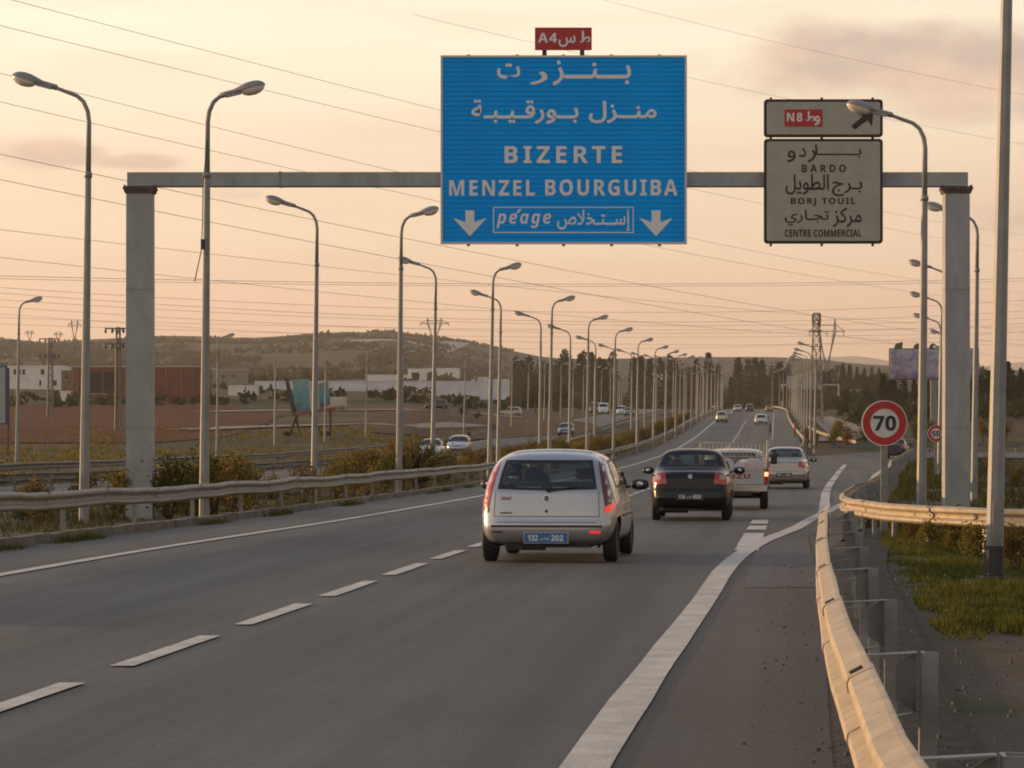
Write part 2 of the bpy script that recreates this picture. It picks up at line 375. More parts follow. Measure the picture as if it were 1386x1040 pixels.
def build_terrain():
    ys = [-80 + 5 * i for i in range(16)]
    y = 0.0
    while y < 3600:
        ys.append(y); y += 1.2 if y < 70 else 3 if y < 300 else 8 if y < 800 else 28
    ac = []
    a = -1.0
    while a <= 1.0001:
        ac.append(a); a += .0052 if -.24 < a < .24 else .02
    V = []
    for y in ys:
        for a in ac:
            X = a * (max(y, 0) + 60); V.append((X, y, ground(X, y)))
    n = len(ac); F = [(i * n + j, i * n + j + 1, (i + 1) * n + j + 1, (i + 1) * n + j) for i in range(len(ys) - 1) for j in range(n - 1)]
    m = bpy.data.materials.new('dry_land'); m.use_nodes = True; nt = m.node_tree; N = nt.nodes.new; L = nt.links.new; b = nt.nodes['Principled BSDF']
    b.inputs['Roughness'].default_value = .95; b.inputs['Specular IOR Level'].default_value = .15
    g = N('ShaderNodeNewGeometry'); sp = N('ShaderNodeSeparateXYZ'); L(g.outputs['Position'], sp.inputs[0])

    def nz(scale, det=6, src=None):
        q = N('ShaderNodeTexNoise'); L(src or g.outputs['Position'], q.inputs[0]); q.inputs['Scale'].default_value = scale; q.inputs['Detail'].default_value = det; q.inputs['Roughness'].default_value = .6; return q.outputs[0]

    def rmp(src, stops):
        r = N('ShaderNodeValToRGB'); L(src, r.inputs[0]); e = r.color_ramp; e.elements[0].position = stops[0][0]; e.elements[0].color = (*stops[0][1], 1); e.elements[1].position = stops[-1][0]; e.elements[1].color = (*stops[-1][1], 1)
        for p, c in stops[1:-1]: k = e.elements.new(p); k.color = (*c, 1)
        return r.outputs[0]

    def mix(f, a, c):
        x = N('ShaderNodeMix'); x.data_type = 'RGBA'; L(f, x.inputs[0]); L(a, x.inputs[6]); L(c, x.inputs[7]); return x.outputs[2]

    def mrange(src, a, c, lo=0, hi=1):
        x = N('ShaderNodeMapRange'); L(src, x.inputs[0]); x.inputs[1].default_value = a; x.inputs[2].default_value = c; x.inputs[3].default_value = lo; x.inputs[4].default_value = hi; return x.outputs[0]
    near = rmp(nz(.8, 9), [(.3, (.095, .070, .050)), (.5, (.115, .090, .066)), (.62, (.075, .080, .035)), (.75, (.050, .062, .022))])
    grav = rmp(nz(14, 6), [(.3, (.085, .068, .053)), (.7, (.15, .122, .098))])
    nearg = mix(mrange(nz(.25, 4), .42, .55), grav, near)
    mid = rmp(nz(.018, 8), [(.32, (.12, .058, .030)), (.44, (.085, .062, .032)), (.54, (.050, .052, .021)), (.62, (.125, .090, .052)), (.7, (.060, .058, .025))])
    far = rmp(nz(.012, 9), [(.3, (.030, .030, .018)), (.5, (.044, .041, .026)), (.7, (.072, .060, .038))])
    c1 = mix(mrange(sp.outputs[1], 120, 260), nearg, mid)
    c2 = mix(mrange(sp.outputs[1], 900, 1300), c1, far)
    L(c2, b.inputs['Base Color'])
    bp = N('ShaderNodeBump'); bp.inputs['Strength'].default_value = .6; bp.inputs['Distance'].default_value = .05; L(nz(9, 8), bp.inputs['Height']); L(bp.outputs[0], b.inputs['Normal'])
    MATS['dry_land'] = m
    me = bpy.data.meshes.new('ground'); me.from_pydata(V, [], F); me.materials.append(m); me.polygons.foreach_set('use_smooth', [True] * len(F)); me.update()
    link_mesh('ground', me, kind='structure')
    # pale far mountains
    mb = MB(); ch = [(-1500, 500), (1080, 489), (1113, 484.5), (1150, 482), (1180, 485), (1215, 491), (1290, 500), (1340, 495), (1380, 491), (1500, 486), (2400, 492)]
    Y = 8500; P = []
    xs = [i * 12 for i in range(-120, 220)]
    for px in xs:
        y = lin(ch, px) + noise.noise(Vector((px * .02, 0, 0))) * 1.2
        X = (px - 693) / 3790 * Y
        P += [(X * .85, Y - 1800, 0), (X, Y, yz(y, Y)), (X * 1.2, Y + 1800, 0)]
    mb.add(P, [(i * 3 + k, i * 3 + 3 + k, i * 3 + 4 + k, i * 3 + 1 + k) for i in range(len(xs) - 1) for k in (0, 1)], smooth=True)
    mb.build('mountains', mat('far_mountain', (.07, .065, .05), .9, var=.3, vscale=.002), kind='structure')


build_terrain()


# ---------------------------------------------------------------- roads
def asphalt(name, c1, c2, brown=0):
    m = bpy.data.materials.new(name); m.use_nodes = True; nt = m.node_tree; N = nt.nodes.new; L = nt.links.new; b = nt.nodes['Principled BSDF']
    uv = N('ShaderNodeUVMap'); sp = N('ShaderNodeSeparateXYZ'); L(uv.outputs[0], sp.inputs[0])
    g = N('ShaderNodeNewGeometry')
    mp = N('ShaderNodeMapping'); L(uv.outputs[0], mp.inputs[0]); mp.inputs['Scale'].default_value = (1, .14, 1)
    n1 = N('ShaderNodeTexNoise'); L(mp.outputs[0], n1.inputs[0]); n1.inputs['Scale'].default_value = 1.1; n1.inputs['Detail'].default_value = 8; n1.inputs['Roughness'].default_value = .65
    n2 = N('ShaderNodeTexNoise'); L(g.outputs['Position'], n2.inputs[0]); n2.inputs['Scale'].default_value = 55; n2.inputs['Detail'].default_value = 3
    n4 = N('ShaderNodeTexNoise'); L(g.outputs['Position'], n4.inputs[0]); n4.inputs['Scale'].default_value = .13; n4.inputs['Detail'].default_value = 5
    r = N('ShaderNodeValToRGB'); L(n1.outputs[0], r.inputs[0]); r.color_ramp.elements[0].position = .3; r.color_ramp.elements[1].position = .7
    r.color_ramp.elements[0].color = (*c1, 1); r.color_ramp.elements[1].color = (*c2, 1)
    def mulby(col, src, a, c, lo, hi):
        q = N('ShaderNodeMapRange'); L(src, q.inputs[0]); q.inputs[1].default_value = a; q.inputs[2].default_value = c; q.inputs[3].default_value = lo; q.inputs[4].default_value = hi
        x = N('ShaderNodeMix'); x.data_type = 'RGBA'; x.blend_type = 'MULTIPLY'; x.inputs[0].default_value = 1; L(col, x.inputs[6]); L(q.outputs[0], x.inputs[7]); return x.outputs[2]
    c = mulby(r.outputs[0], n2.outputs[0], .3, .7, .62, 1.38)
    c = mulby(c, n4.outputs[0], .35, .65, .80, 1.18)
    n7 = N('ShaderNodeTexNoise'); L(g.outputs['Position'], n7.inputs[0]); n7.inputs['Scale'].default_value = 7; n7.inputs['Detail'].default_value = 8; n7.inputs['Roughness'].default_value = .8
    c = mulby(c, n7.outputs[0], .3, .7, .72, 1.28)
    n8 = N('ShaderNodeTexNoise'); mp8 = N('ShaderNodeMapping'); L(uv.outputs[0], mp8.inputs[0]); mp8.inputs['Scale'].default_value = (2.4, .05, 1); L(mp8.outputs[0], n8.inputs[0]); n8.inputs['Scale'].default_value = 1; n8.inputs['Detail'].default_value = 4
    c = mulby(c, n8.outputs[0], .42, .62, .80, 1.1)
    # polished wheel tracks and an oily middle in each lane
    w = N('ShaderNodeMath'); w.operation = 'MULTIPLY'; L(sp.outputs[0], w.inputs[0]); w.inputs[1].default_value = 2 * math.pi / 2.05
    s = N('ShaderNodeMath'); s.operation = 'COSINE'; L(w.outputs[0], s.inputs[0])
    c = mulby(c, s.outputs[0], -1, 1, .88, 1.09)
    # cross joints and cracks
    v = N('ShaderNodeTexVoronoi'); v.feature = 'DISTANCE_TO_EDGE'; mp2 = N('ShaderNodeMapping'); L(uv.outputs[0], mp2.inputs[0]); mp2.inputs['Scale'].default_value = (.17, .045, 1)
    n5 = N('ShaderNodeTexNoise'); L(uv.outputs[0], n5.inputs[0]); n5.inputs['Scale'].default_value = .9
    va = N('ShaderNodeMix'); va.data_type = 'VECTOR'; va.inputs[0].default_value = .06; L(mp2.outputs[0], va.inputs[4]); L(n5.outputs['Color'], va.inputs[5]); L(va.outputs[1], v.inputs[0])
    v.inputs['Scale'].default_value = 1
    c = mulby(c, v.outputs['Distance'], .0, .002, .8, 1.0)
    L(c, b.inputs['Base Color'])
    rr = N('ShaderNodeMapRange'); L(n1.outputs[0], rr.inputs[0]); rr.inputs[1].default_value = .3; rr.inputs[2].default_value = .7; rr.inputs[3].default_value = .62; rr.inputs[4].default_value = .78; L(rr.outputs[0], b.inputs['Roughness'])
    b.inputs['Specular IOR Level'].default_value = .35
    bp = N('ShaderNodeBump'); bp.inputs['Strength'].default_value = .45; bp.inputs['Distance'].default_value = .008; L(n2.outputs[0], bp.inputs['Height']); L(bp.outputs[0], b.inputs['Normal'])
    MATS[name] = m
    return m


A_MAIN = asphalt('asphalt', (.060, .056, .053), (.106, .099, .093))
A_SH = asphalt('shoulder_asphalt', (.048, .039, .033), (.088, .071, .058))
PAINT = mat('road_paint', (.54, .505, .45), .7, var=.22, vscale=2.2, dirt=((.12, .105, .09), 30, .53, .75), bump=.3, bscale=60)


def strip(name, y0, y1, lf, rf, zo, m, parent=None, step=None, na=6, zf=None, **kw):
    ys = []; y = y0
    while y < y1 - 1e-6: ys.append(y); y += step or (2 if y < 120 else 5 if y < 400 else 10)
    ys.append(y1)
    V = []; U = []
    for y in ys:
        l, r = lf(y), rf(y)
        for k in range(na + 1):
            x = l + (r - l) * k / na; V.append((x, y, (zf or zr)(y) + zo - (.035 * max(0, k - 1) if name == 'gravel_verge' else 0))); U.append((x - cx(y), y))
    n = na + 1; F = [(i * n + j, i * n + j + 1, (i + 1) * n + j + 1, (i + 1) * n + j) for i in range(len(ys) - 1) for j in range(na)]
    me = bpy.data.meshes.new(name); me.from_pydata(V, [], F); ul = me.uv_layers.new(name='UVMap')
    for lp in me.loops: ul.data[lp.index].uv = U[lp.vertex_index]
    me.materials.append(m); me.polygons.foreach_set('use_smooth', [True] * len(F)); me.update()
    return link_mesh(name, me, parent, **kw)


road = strip('road', -80, 1000, lambda y: cx(y) - 6.8, lambda y: min(cx(y) + 7, ramp(y) + .6) if y < 205 else cx(y) + 7, 0, A_MAIN, kind='structure')
strip('shoulder', -80, 60, lambda y: ramp(y) + .1, lambda y: ramp(y) + 1.2, .004, A_SH, step=1, kind='structure')
M_GRAV = mat('dark_gravel', (.050, .041, .033), .95, col2=(.13, .106, .083), vscale=9, bump=1.0, bscale=38, spec=.2, dirt=((.055, .05, .03), .9, .5, .6))
strip('gravel_verge', 0, 44, lambda y: ramp(y) + 1.1, lambda y: ramp(y) + 2.0, .002, M_GRAV, step=1, na=3, zf=lambda y: zr(y), kind='structure')
strip('exit_road', 30, 214, lambda y: cx(y) + 4.2, lambda y: max(cx(y) + 5, ramp(y) + .55), .008, A_MAIN, step=2, na=8, kind='structure')
strip('opposite_road', -80, 1000, lambda y: cx(y) - 26.8, lambda y: cx(y) - 17.2, 0, A_MAIN, kind='structure')
# cross road beyond the exit
strip('side_road', 208, 236, lambda y: cx(y) + 5 + (y - 208) * .25, lambda y: 125, .012, A_MAIN, step=2, na=14, kind='structure')


def band(mb, pts, w, zo=.012, thick=0):
    """flat painted band through (x,y) points"""
    V = []
    for i, (x, y) in enumerate(pts):
        a = pts[max(i - 1, 0)]; b = pts[min(i + 1, len(pts) - 1)]; d = Vector((b[0] - a[0], b[1] - a[1])).normalized(); nx, ny = d.y, -d.x
        ww = w / 2 + R.uniform(-.008, .008)
        for s in (-1, 1): V.append((x + s * nx * ww, y + s * ny * ww, zr(y + s * ny * ww) + zo))
    mb.add(V, [(2 * i, 2 * i + 1, 2 * i + 3, 2 * i + 2) for i in range(len(pts) - 1)])


def frange(a, b, s):
    out = []
    while a < b - 1e-6: out.append(a); a += s
    return out + [b]


mk = MB(); band(mk, [(cx(y) - 4.55, y) for y in frange(-60, 900, 3)], .2); mk.build('edge_line', PAINT, road)
mk = MB(); band(mk, [(ramp(y), y) for y in frange(-40, 214, 1.5)], .25, .016); mk.build('exit_edge_line', PAINT, road)
mk = MB(); band(mk, [(cx(y) + 4.1, y) for y in frange(300, 900, 4)], .12, .016); mk.build('far_edge_line', PAINT, road)
y = 19.6 - 4.36 * 8; k = 0
far = MB()
while y < 420:
    pts = [(cx(t), t) for t in frange(y, y + 3.0, 1)]
    if y < 160:
        mb = MB(); band(mb, pts, .17); mb.build('lane_dash', PAINT, road)
    else: band(far, pts, .17)
    y += 4.36
far.build('far_lane_dashes', PAINT, road)['kind'] = 'stuff'
for a, b in [(40, 48.3), (50.5, 53.4), (54.8, 58)]:
    mb = MB(); band(mb, [(3.35 + (t - 40) * .1 + max(0, t - 60) * -.006, t) for t in frange(a, b, 1.5)], .34, .016); mb.build('gore_dash', PAINT, road)
EX = [(6.97, 62.5), (10.65, 94.8), (14.9, 129), (19.1, 162), (21.2, 178)]
exx = lambda y: interp([(b, a) for a, b in EX], y)
for a, b in [(62.5, 93), (94.5, 116), (118, 133), (135.5, 152), (156, 176)]:
    mb = MB(); band(mb, [(exx(t), t) for t in frange(a, b, 2)], .27, .02); mb.build('exit_dash', PAINT, road)
mk = MB(); band(mk, [(cx(y) - 17.7, y) for y in frange(-60, 900, 4)], .18); band(mk, [(cx(y) - 26.3, y) for y in frange(-60, 900, 4)], .18)
for i in range(40): band(mk, [(cx(t) - 22, t) for t in (20 + i * 13, 23 + i * 13)], .15)
mk.build('opposite_markings', PAINT, road)['kind'] = 'stuff'

M_KERB = mat('kerb_concrete', (.17, .15, .125), .9, var=.3, vscale=1.2, bump=.3, bscale=20, dirt=((.06, .05, .035), 1.5, .48, .7))
# kerb along the median, blocks of 1 m told apart up close
mk_far = MB(); kerb = empty('median_kerb', (0, 0, 0), kind='structure')
for y in frange(30, 420, 1.0)[:-1]:
    xa = cx(y) - 6.95; d = math.atan2(cx(y + 1) - cx(y), 1)
    tgt = MB() if y < 120 else mk_far
    tgt.box((xa + R.uniform(-.012, .012), y + .5, zr(y) + .05 + R.uniform(-.012, .01)), (.2, .975, .16), rz=-d)
    if y < 120: tgt.build('kerb_block', M_KERB, kerb)
mk_far.build('far_kerb', M_KERB, kerb)['kind'] = 'stuff'


def at(px, py, Y):
    return Vector(((px - 693) * Y / 3790, Y, CAM_H + (594 - py) * Y / 3790))


def hit(px, py, y0=60, y1=3000):
    """where the view line through a pixel of the photograph meets the ground"""
    y = y0
    while y < y1:
        p = at(px, py, y)
        if p.z < ground(p.x, p.y): break
        y *= 1.01
    return Vector((p.x, y, ground(p.x, y)))


# ---------------------------------------------------------------- lettering
_G = {}


def glyph(ch):
    if ch in _G: return _G[ch]

    def dim(t):
        c = bpy.data.curves.new('tmp', 'FONT'); c.body = t; c.resolution_u = 3
        o = bpy.data.objects.new('tmp', c); COL.objects.link(o); bpy.context.view_layer.update()
        me = o.to_mesh(); v = [tuple(p.co) for p in me.vertices]; f = [tuple(p.vertices) for p in me.polygons]; o.to_mesh_clear()
        COL.objects.unlink(o); bpy.data.objects.remove(o); bpy.data.curves.remove(c)
        return v, f
    if 'bar' not in _G:
        v, _ = dim('||'); _G['bar'] = max(p[0] for p in v) - min(p[0] for p in v)
    v, f = dim('|' + ch + '|'); w = max(p[0] for p in v) - min(p[0] for p in v) - _G['bar']
    v, f = dim(ch) if ch.strip() else ([], [])
    if v and ch.strip():
        vb, _ = dim('|'); x0 = 0
    _G[ch] = (v, f, w)
    return _G[ch]


def arabic(s):
    T = {'ا': 0xFE8D, 'ب': 0xFE8F, 'ة': 0xFE93, 'ت': 0xFE95, 'ج': 0xFE9D, 'خ': 0xFEA5, 'د': 0xFEA9, 'ر': 0xFEAD, 'ز': 0xFEAF, 'س': 0xFEB1, 'ص': 0xFEB9, 'ط': 0xFEC1, 'ق': 0xFED5, 'ك': 0xFED9,
         'ل': 0xFEDD, 'م': 0xFEE1, 'ن': 0xFEE5, 'و': 0xFEED, 'ي': 0xFEF1, 'إ': 0xFE87}
    rr = 'اةدرزوإ'; o = []; n = len(s)
    for i, c in enumerate(s):
        if c not in T: o.append(c); continue
        p = i > 0 and (s[i - 1] == 'ـ' or (s[i - 1] in T and s[i - 1] not in rr)); q = c not in rr and i + 1 < n and (s[i + 1] == 'ـ' or s[i + 1] in T)
        if c == 'ل' and i + 1 < n and s[i + 1] == 'ا': o.append(chr(0xFEFC if p else 0xFEFB)); continue
        if c == 'ا' and i > 0 and s[i - 1] == 'ل': continue
        o.append(chr(T[c] + (1 if p and not q else 2 if q and not p else 3 if p and q else 0)))
    return ''.join(o)[::-1]


def bold(s, italic=False):
    o = ''
    for c in s:
        if 'A' <= c <= 'Z': o += chr((0x1D63C if italic else 0x1D5D4) + ord(c) - 65)
        elif 'a' <= c <= 'z': o += chr((0x1D656 if italic else 0x1D5EE) + ord(c) - 97)
        elif c.isdigit(): o += chr(0x1D7EC + int(c))
        else: o += c
    return o


def lettering(s, box, heavy=0, track=0):
    """letters as flat print fitted to box (x0, x1, z0, z1) in the XZ plane, facing -Y; returns MB"""
    mb = MB(); x = 0
    tmp = []
    for ch in s:
        v, f, w = glyph(ch)
        k = [(0, 0)] if not heavy else [(-heavy, 0), (heavy, 0), (0, heavy), (0, -heavy), (0, 0)]
        for j, (dx, dz) in enumerate(k): tmp.append(([(p[0] + x + dx, -.0004 * j, p[1] + dz) for p in v], f))
        x += w + track
    P = [p for v, f in tmp for p in v]
    a, b = min(p[0] for p in P), max(p[0] for p in P); c, d = min(p[2] for p in P), max(p[2] for p in P)
    for i, (v, f) in enumerate(tmp):
        mb.add([(box[0] + (p[0] - a) / (b - a) * (box[1] - box[0]), p[1] - .0003 * (i % 3), box[2] + (p[2] - c) / (d - c) * (box[3] - box[2])) for p in v], f)
    return mb


# ---------------------------------------------------------------- overhead gantry and its signs
GY = 63.0
g = empty('sign_gantry', (at(190, 0, GY).x, GY, -.25), label='grey steel sign gantry spanning the motorway on two square columns', cat='gantry')
gx, gz = g.location.x, g.location.z


def gp(px, py): p = at(px, py, GY); return p.x - gx, p.z - gz


zt = gp(0, 254)[1]
for a, b in ((172, 208), (1277, 1311)):
    x0, x1 = gp(a, 0)[0], gp(b, 0)[0]
    mb = MB(); mb.box(((x0 + x1) / 2, 0, (zt - .06) / 2 - .1), (x1 - x0, .46, zt + .14), taper=.97)
    col = mb.build('column', M_COL, g)
    for h in (2.1, 5.2): mb = MB(); mb.box(((x0 + x1) / 2, 0, h), (x1 - x0 + .004, .466, .012)); mb.build('weld_seam', M_GALV, col)
    mb = MB(); mb.box(((x0 + x1) / 2, 0, zt - .03), (x1 - x0 + .12, .58, .05)); mb.box(((x0 + x1) / 2, 0, zt - .1), (x1 - x0 + .04, .5, .09), taper=1.1)
    for i in (-1, 1):
        for j in (-1, 0, 1): mb.box(((x0 + x1) / 2 + i * (x1 - x0 + .06) / 2, j * .2, zt + .02), (.035, .035, .05))
    mb.build('cap_flange', mat('stained_flange', (.10, .075, .06), .8, var=.4, vscale=6), g)
x0, x1 = gp(173, 0)[0], gp(1309, 0)[0]; zb, ztop = gp(0, 253)[1] + .003, gp(0, 234)[1]
seg = [x0, gp(380, 0)[0], gp(640, 0)[0], gp(900, 0)[0], gp(1120, 0)[0], x1]
for i in range(5):
    mb = MB(); w = seg[i + 1] - seg[i]
    mb.box((seg[i] + w / 2, 0, (zb + ztop) / 2), (w - .012, .34, ztop - zb - (.0 if i % 2 else .006)))
    mb.box((seg[i] + w / 2, 0, zb + .004), (w - .012, .40, .014)); mb.build('beam_section', M_COL, g)
for i in range(1, 5): mb = MB(); mb.box((seg[i], 0, (zb + ztop) / 2), (.05, .37, ztop - zb + .03)); mb.build('beam_joint', M_GALV, g)

SY = GY - .42
M_BLUE = mat('sign_blue', (.003, .345, .97), .75, spec=.12, var=.12, vscale=1.6, dirt=((.01, .05, .14), 3, .6, .5), stretch=(.5, 1, 2.5))
M_BLUE2 = mat('sign_blue_seam', (.004, .20, .55), .7)
M_LET = mat('sign_letter_white', (.74, .74, .73), .5, var=.06, vscale=9)


def sp_(px, py, X0, Z0, Y=SY): p = at(px, py, Y); return p.x - X0, p.z - Z0


bx, bz = at(763, 331, SY).x, at(763, 331, SY).z
sg = empty('direction_sign', (bx, SY, bz), label='large blue motorway sign to BIZERTE and MENZEL BOURGUIBA on the gantry', cat='road sign')
X0, Z1 = sp_(599, 78, bx, bz); X1, Z0 = sp_(927, 328, bx, bz)
n = 38; pm = None
for i in range(n):
    h = (Z1 - Z0) / n
    if pm is None:
        mb = MB(); mb.box((0, .02, 0), (X1 - X0, .04, h - .009)); pm = mb.mesh('plank', M_BLUE)
    o = link_mesh('plank', pm, sg, ((X0 + X1) / 2, 0, Z0 + h * (i + .5)))
mb = MB(); mb.box(((X0 + X1) / 2, .05, (Z0 + Z1) / 2), (X1 - X0, .03, Z1 - Z0)); mb.build('backing', M_BLUE2, sg)
mb = MB(); fw = .045; xa, xb, za, zb_ = X0 - fw, X1 + fw, Z0 - fw, Z1 + fw
mb.box(((X0 + X1) / 2, .02, Z0 - fw / 2), (X1 - X0, .09, fw)); mb.box(((X0 + X1) / 2, .02, Z1 + fw / 2), (X1 - X0, .09, fw))
mb.box((X0 - fw / 2, .02, (Z0 + Z1) / 2), (fw, .09, Z1 - Z0 + 2 * fw)); mb.box((X1 + fw / 2, .02, (Z0 + Z1) / 2), (fw, .09, Z1 - Z0 + 2 * fw)); mb.build('frame', M_WHITE, sg)
for px in (634, 700, 763, 828, 893): mb = MB(); mb.box((sp_(px, 0, bx, bz)[0], .14, (Z0 + Z1) / 2), (.07, .1, Z1 - Z0 + .16)); mb.build('rear_bracket', M_GALV, sg)


def put(s, box_px, parent, X, Z, Y, m, heavy=0, track=0, name='lettering', off=-.006):
    a, d = sp_(box_px[0], box_px[3], X, Z, Y); b, c = sp_(box_px[1], box_px[2], X, Z, Y)
    mb = lettering(s, (a, b, d, c), heavy, track); return mb.build(name, m, parent, (0, off, 0))


AR = 'ـ'
# Bizerte, in Arabic, spread out as on the sign
put(arabic('بـــنـــز'), (748, 854, 82, 116), sg, bx, bz, SY, M_LET, .02)
put(arabic('ر'), (717, 741, 97, 115), sg, bx, bz, SY, M_LET, .02)
put(arabic('ت'), (673, 704, 86, 107), sg, bx, bz, SY, M_LET, .02)
put(arabic('منــزل'), (797, 889, 137, 167), sg, bx, bz, SY, M_LET, .02)
put(arabic('بــورقـيـبـة'), (638, 783, 135, 168), sg, bx, bz, SY, M_LET, .02)
put(bold('BIZERTE'), (683, 842, 198, 221), sg, bx, bz, SY, M_LET, .006, .16)
put(bold('MENZEL'), (608, 724, 244, 265), sg, bx, bz, SY, M_LET, .006, .10)
put(bold('BOURGUIBA'), (738, 917, 243, 265), sg, bx, bz, SY, M_LET, .006, .10)
put(bold('peage', True), (672, 746, 289, 309), sg, bx, bz, SY, M_LET, 0, .1)
put(arabic('إســتـخلاص'), (754, 853, 284, 313), sg, bx, bz, SY, M_LET, .012)
mb = MB(); x, z = sp_(700, 289, bx, bz); mb.poly([(x - .02, z), (x + .03, z), (x + .1, z + .09), (x + .03, z + .09)], -.002); mb.build('accent', M_LET, sg, (0, -.004, 0))
mb = MB()
for c in (636, 888):
    P = [(-6, 285), (6, 285), (6, 301), (23, 295), (0, 320), (-23, 295), (-6, 301)]
    # wedge-shaped down arrow split into convex pieces
    for Q in ([0, 1, 2, 6], [6, 2, 4], [2, 3, 4], [6, 4, 5]):
        mb.poly([sp_(c + P[i][0], P[i][1], bx, bz) for i in Q][::-1], -.001 - .0004 * len(Q))
    ar = mb.build('down_arrow', M_LET, sg, (0, -.005, 0)); mb = MB()
a = sp_(668, 281, bx, bz); b = sp_(857, 315, bx, bz); t = .022; mb = MB()
mb.box(((a[0] + b[0]) / 2, 0, a[1]), (b[0] - a[0] + t, .004, t)); mb.box(((a[0] + b[0]) / 2, 0, b[1]), (b[0] - a[0] + t, .004, t))
mb.box((a[0], 0, (a[1] + b[1]) / 2), (t, .004, a[1] - b[1] - t)); mb.box((b[0], 0, (a[1] + b[1]) / 2), (t, .004, a[1] - b[1] - t)); mb.build('lettering_border', M_LET, sg, (0, -.005, 0))

M_RED = mat('sign_red', (.42, .018, .022), .45, var=.08, vscale=3)
cxp, czp = at(762.5, 68, SY).x, at(762.5, 68, SY).z
rs = empty('route_plate', (cxp, SY, czp), label='small red A4 route plate standing on top of the blue sign', cat='road sign')
a = sp_(724, 37.5, cxp, czp); b = sp_(801, 68, cxp, czp)
mb = MB(); mb.box(((a[0] + b[0]) / 2, .02, (a[1] + b[1]) / 2), (b[0] - a[0], .04, a[1] - b[1])); mb.build('panel', M_RED, rs)
for px in (737, 788):
    x = sp_(px, 0, cxp, czp)[0]; mb = MB(); mb.box((x, .05, -.05 + .1), (.1, .03, .4)); mb.build('bracket', M_DARK, rs)
put(bold('A4'), (728, 754, 45, 58), rs, cxp, czp, SY, M_LET, .01, .08)
put(arabic('س'), (756, 779, 48, 64), rs, cxp, czp, SY, M_LET, .02)
put(arabic('ط'), (785, 799, 42, 59), rs, cxp, czp, SY, M_LET, .02)
mb = MB(); a = sp_(787.5, 42, cxp, czp); b = sp_(789.6, 57, cxp, czp); mb.poly([(a[0], b[1]), (b[0], b[1]), (b[0], a[1]), (a[0], a[1])], -.001); mb.build('letter_stem', M_LET, rs, (0, -.009, 0))

M_CREAM = mat('sign_cream', (.36, .36, .30), .5, var=.10, vscale=2.2, dirt=((.20, .19, .15), 2.5, .6, .4))
M_BLK = mat('sign_black', (.018, .014, .014), .5)
M_DRED = mat('dark_red_edge', (.10, .02, .02), .5)


def cream_panel(x0, x1, y0, y1, label):
    X, Z = at((x0 + x1) / 2, y1, SY).x, at(0, y1, SY).z
    e = empty('direction_sign', (X, SY, Z), label=label, cat='road sign')
    a = sp_(x0, y0, X, Z); b = sp_(x1, y1, X, Z); w, h = b[0] - a[0], a[1] - b[1]

    def rr(w, h, r, n=5):
        P = []
        for cx_, cz_, s in ((w / 2 - r, h / 2 - r, 0), (-w / 2 + r, h / 2 - r, 90), (-w / 2 + r, -h / 2 + r, 180), (w / 2 - r, -h / 2 + r, 270)):
            for k in range(n + 1): P.append((cx_ + r * math.cos(rad(s + 90 * k / n)), cz_ + r * math.sin(rad(s + 90 * k / n))))
        return P
    c = ((a[0] + b[0]) / 2, (a[1] + b[1]) / 2)
    for nm, inset, dep, m, yo in (('rim', 0, .06, M_DRED, 0), ('border', .014, .05, M_BLK, -.006), ('panel', .062, .05, M_CREAM, -.012)):
        mb = MB(); mb.poly([(x + c[0], z + c[1]) for x, z in rr(w - 2 * inset, h - 2 * inset, .08 - inset * .5)], dep); mb.build(nm, m, e, (0, yo, 0))
    for px in (1113, 1182, 1044): mb = MB(); mb.box((sp_(px, 0, X, Z)[0], .12, h / 2), (.05, .08, h + .1)); mb.build('rear_bracket', M_DARK, e)
    return e, X, Z


e, X, Z = cream_panel(1034, 1195, 134.5, 186, 'upper cream sign with red N8 plate and slanting black arrow')
a = sp_(1062, 148.5, X, Z); b = sp_(1113, 171.5, X, Z)
mb = MB(); mb.box(((a[0] + b[0]) / 2, 0, (a[1] + b[1]) / 2), (b[0] - a[0], .01, a[1] - b[1])); mb.build('red_plate', M_RED, e, (0, -.018, 0))
put(bold('N8'), (1065, 1086, 153, 165), e, X, Z, SY, M_LET, .01, .12, off=-.026)
put(arabic('ط'), (1091, 1103, 151, 165), e, X, Z, SY, M_LET, .02, off=-.026); put(arabic('و'), (1102, 1110, 157, 170), e, X, Z, SY, M_LET, .02, off=-.026)
mb = MB(); a = sp_(1093.2, 151, X, Z); b = sp_(1094.8, 164, X, Z); mb.poly([(a[0], b[1]), (b[0], b[1]), (b[0], a[1]), (a[0], a[1])], -.001); mb.build('letter_stem', M_LET, e, (0, -.030, 0))
mb = MB()
for k, Q in enumerate(([(1152, 171), (1157, 176), (1174, 163), (1168, 157)], [(1182, 153), (1180, 172), (1174, 163), (1168, 157)], [(1182, 153), (1168, 157), (1160, 156)])):
    mb.poly([sp_(*p, X, Z) for p in Q], -.001 - .0004 * k)
mb.build('slanting_arrow', M_BLK, e, (0, -.018, 0))
e, X, Z = cream_panel(1034, 1195, 188, 330, 'lower cream sign reading BARDO, BORJ TOUIL and CENTRE COMMERCIAL')
for s, bxp, hv in ((arabic('بـــــــا'), (1103, 1166, 196, 214), .012), (arabic('ر'), (1093, 1104, 203, 220), .012), (arabic('د'), (1081, 1091, 200, 213), .012), (arabic('و'), (1065, 1077, 204, 220), .012),
                   (arabic('بـرج'), (1126, 1167, 246, 266), .014), (arabic('الطويل'), (1063, 1122, 236, 264), .014),
                   (arabic('مركز'), (1127, 1166, 281, 308), .014), (arabic('تجـاري'), (1062, 1122, 284, 306), .014)):
    put(s, bxp, e, X, Z, SY, M_BLK, hv, off=-.016)
put(bold('BARDO'), (1085, 1145, 223, 233.5), e, X, Z, SY, M_BLK, .01, .26, off=-.016)
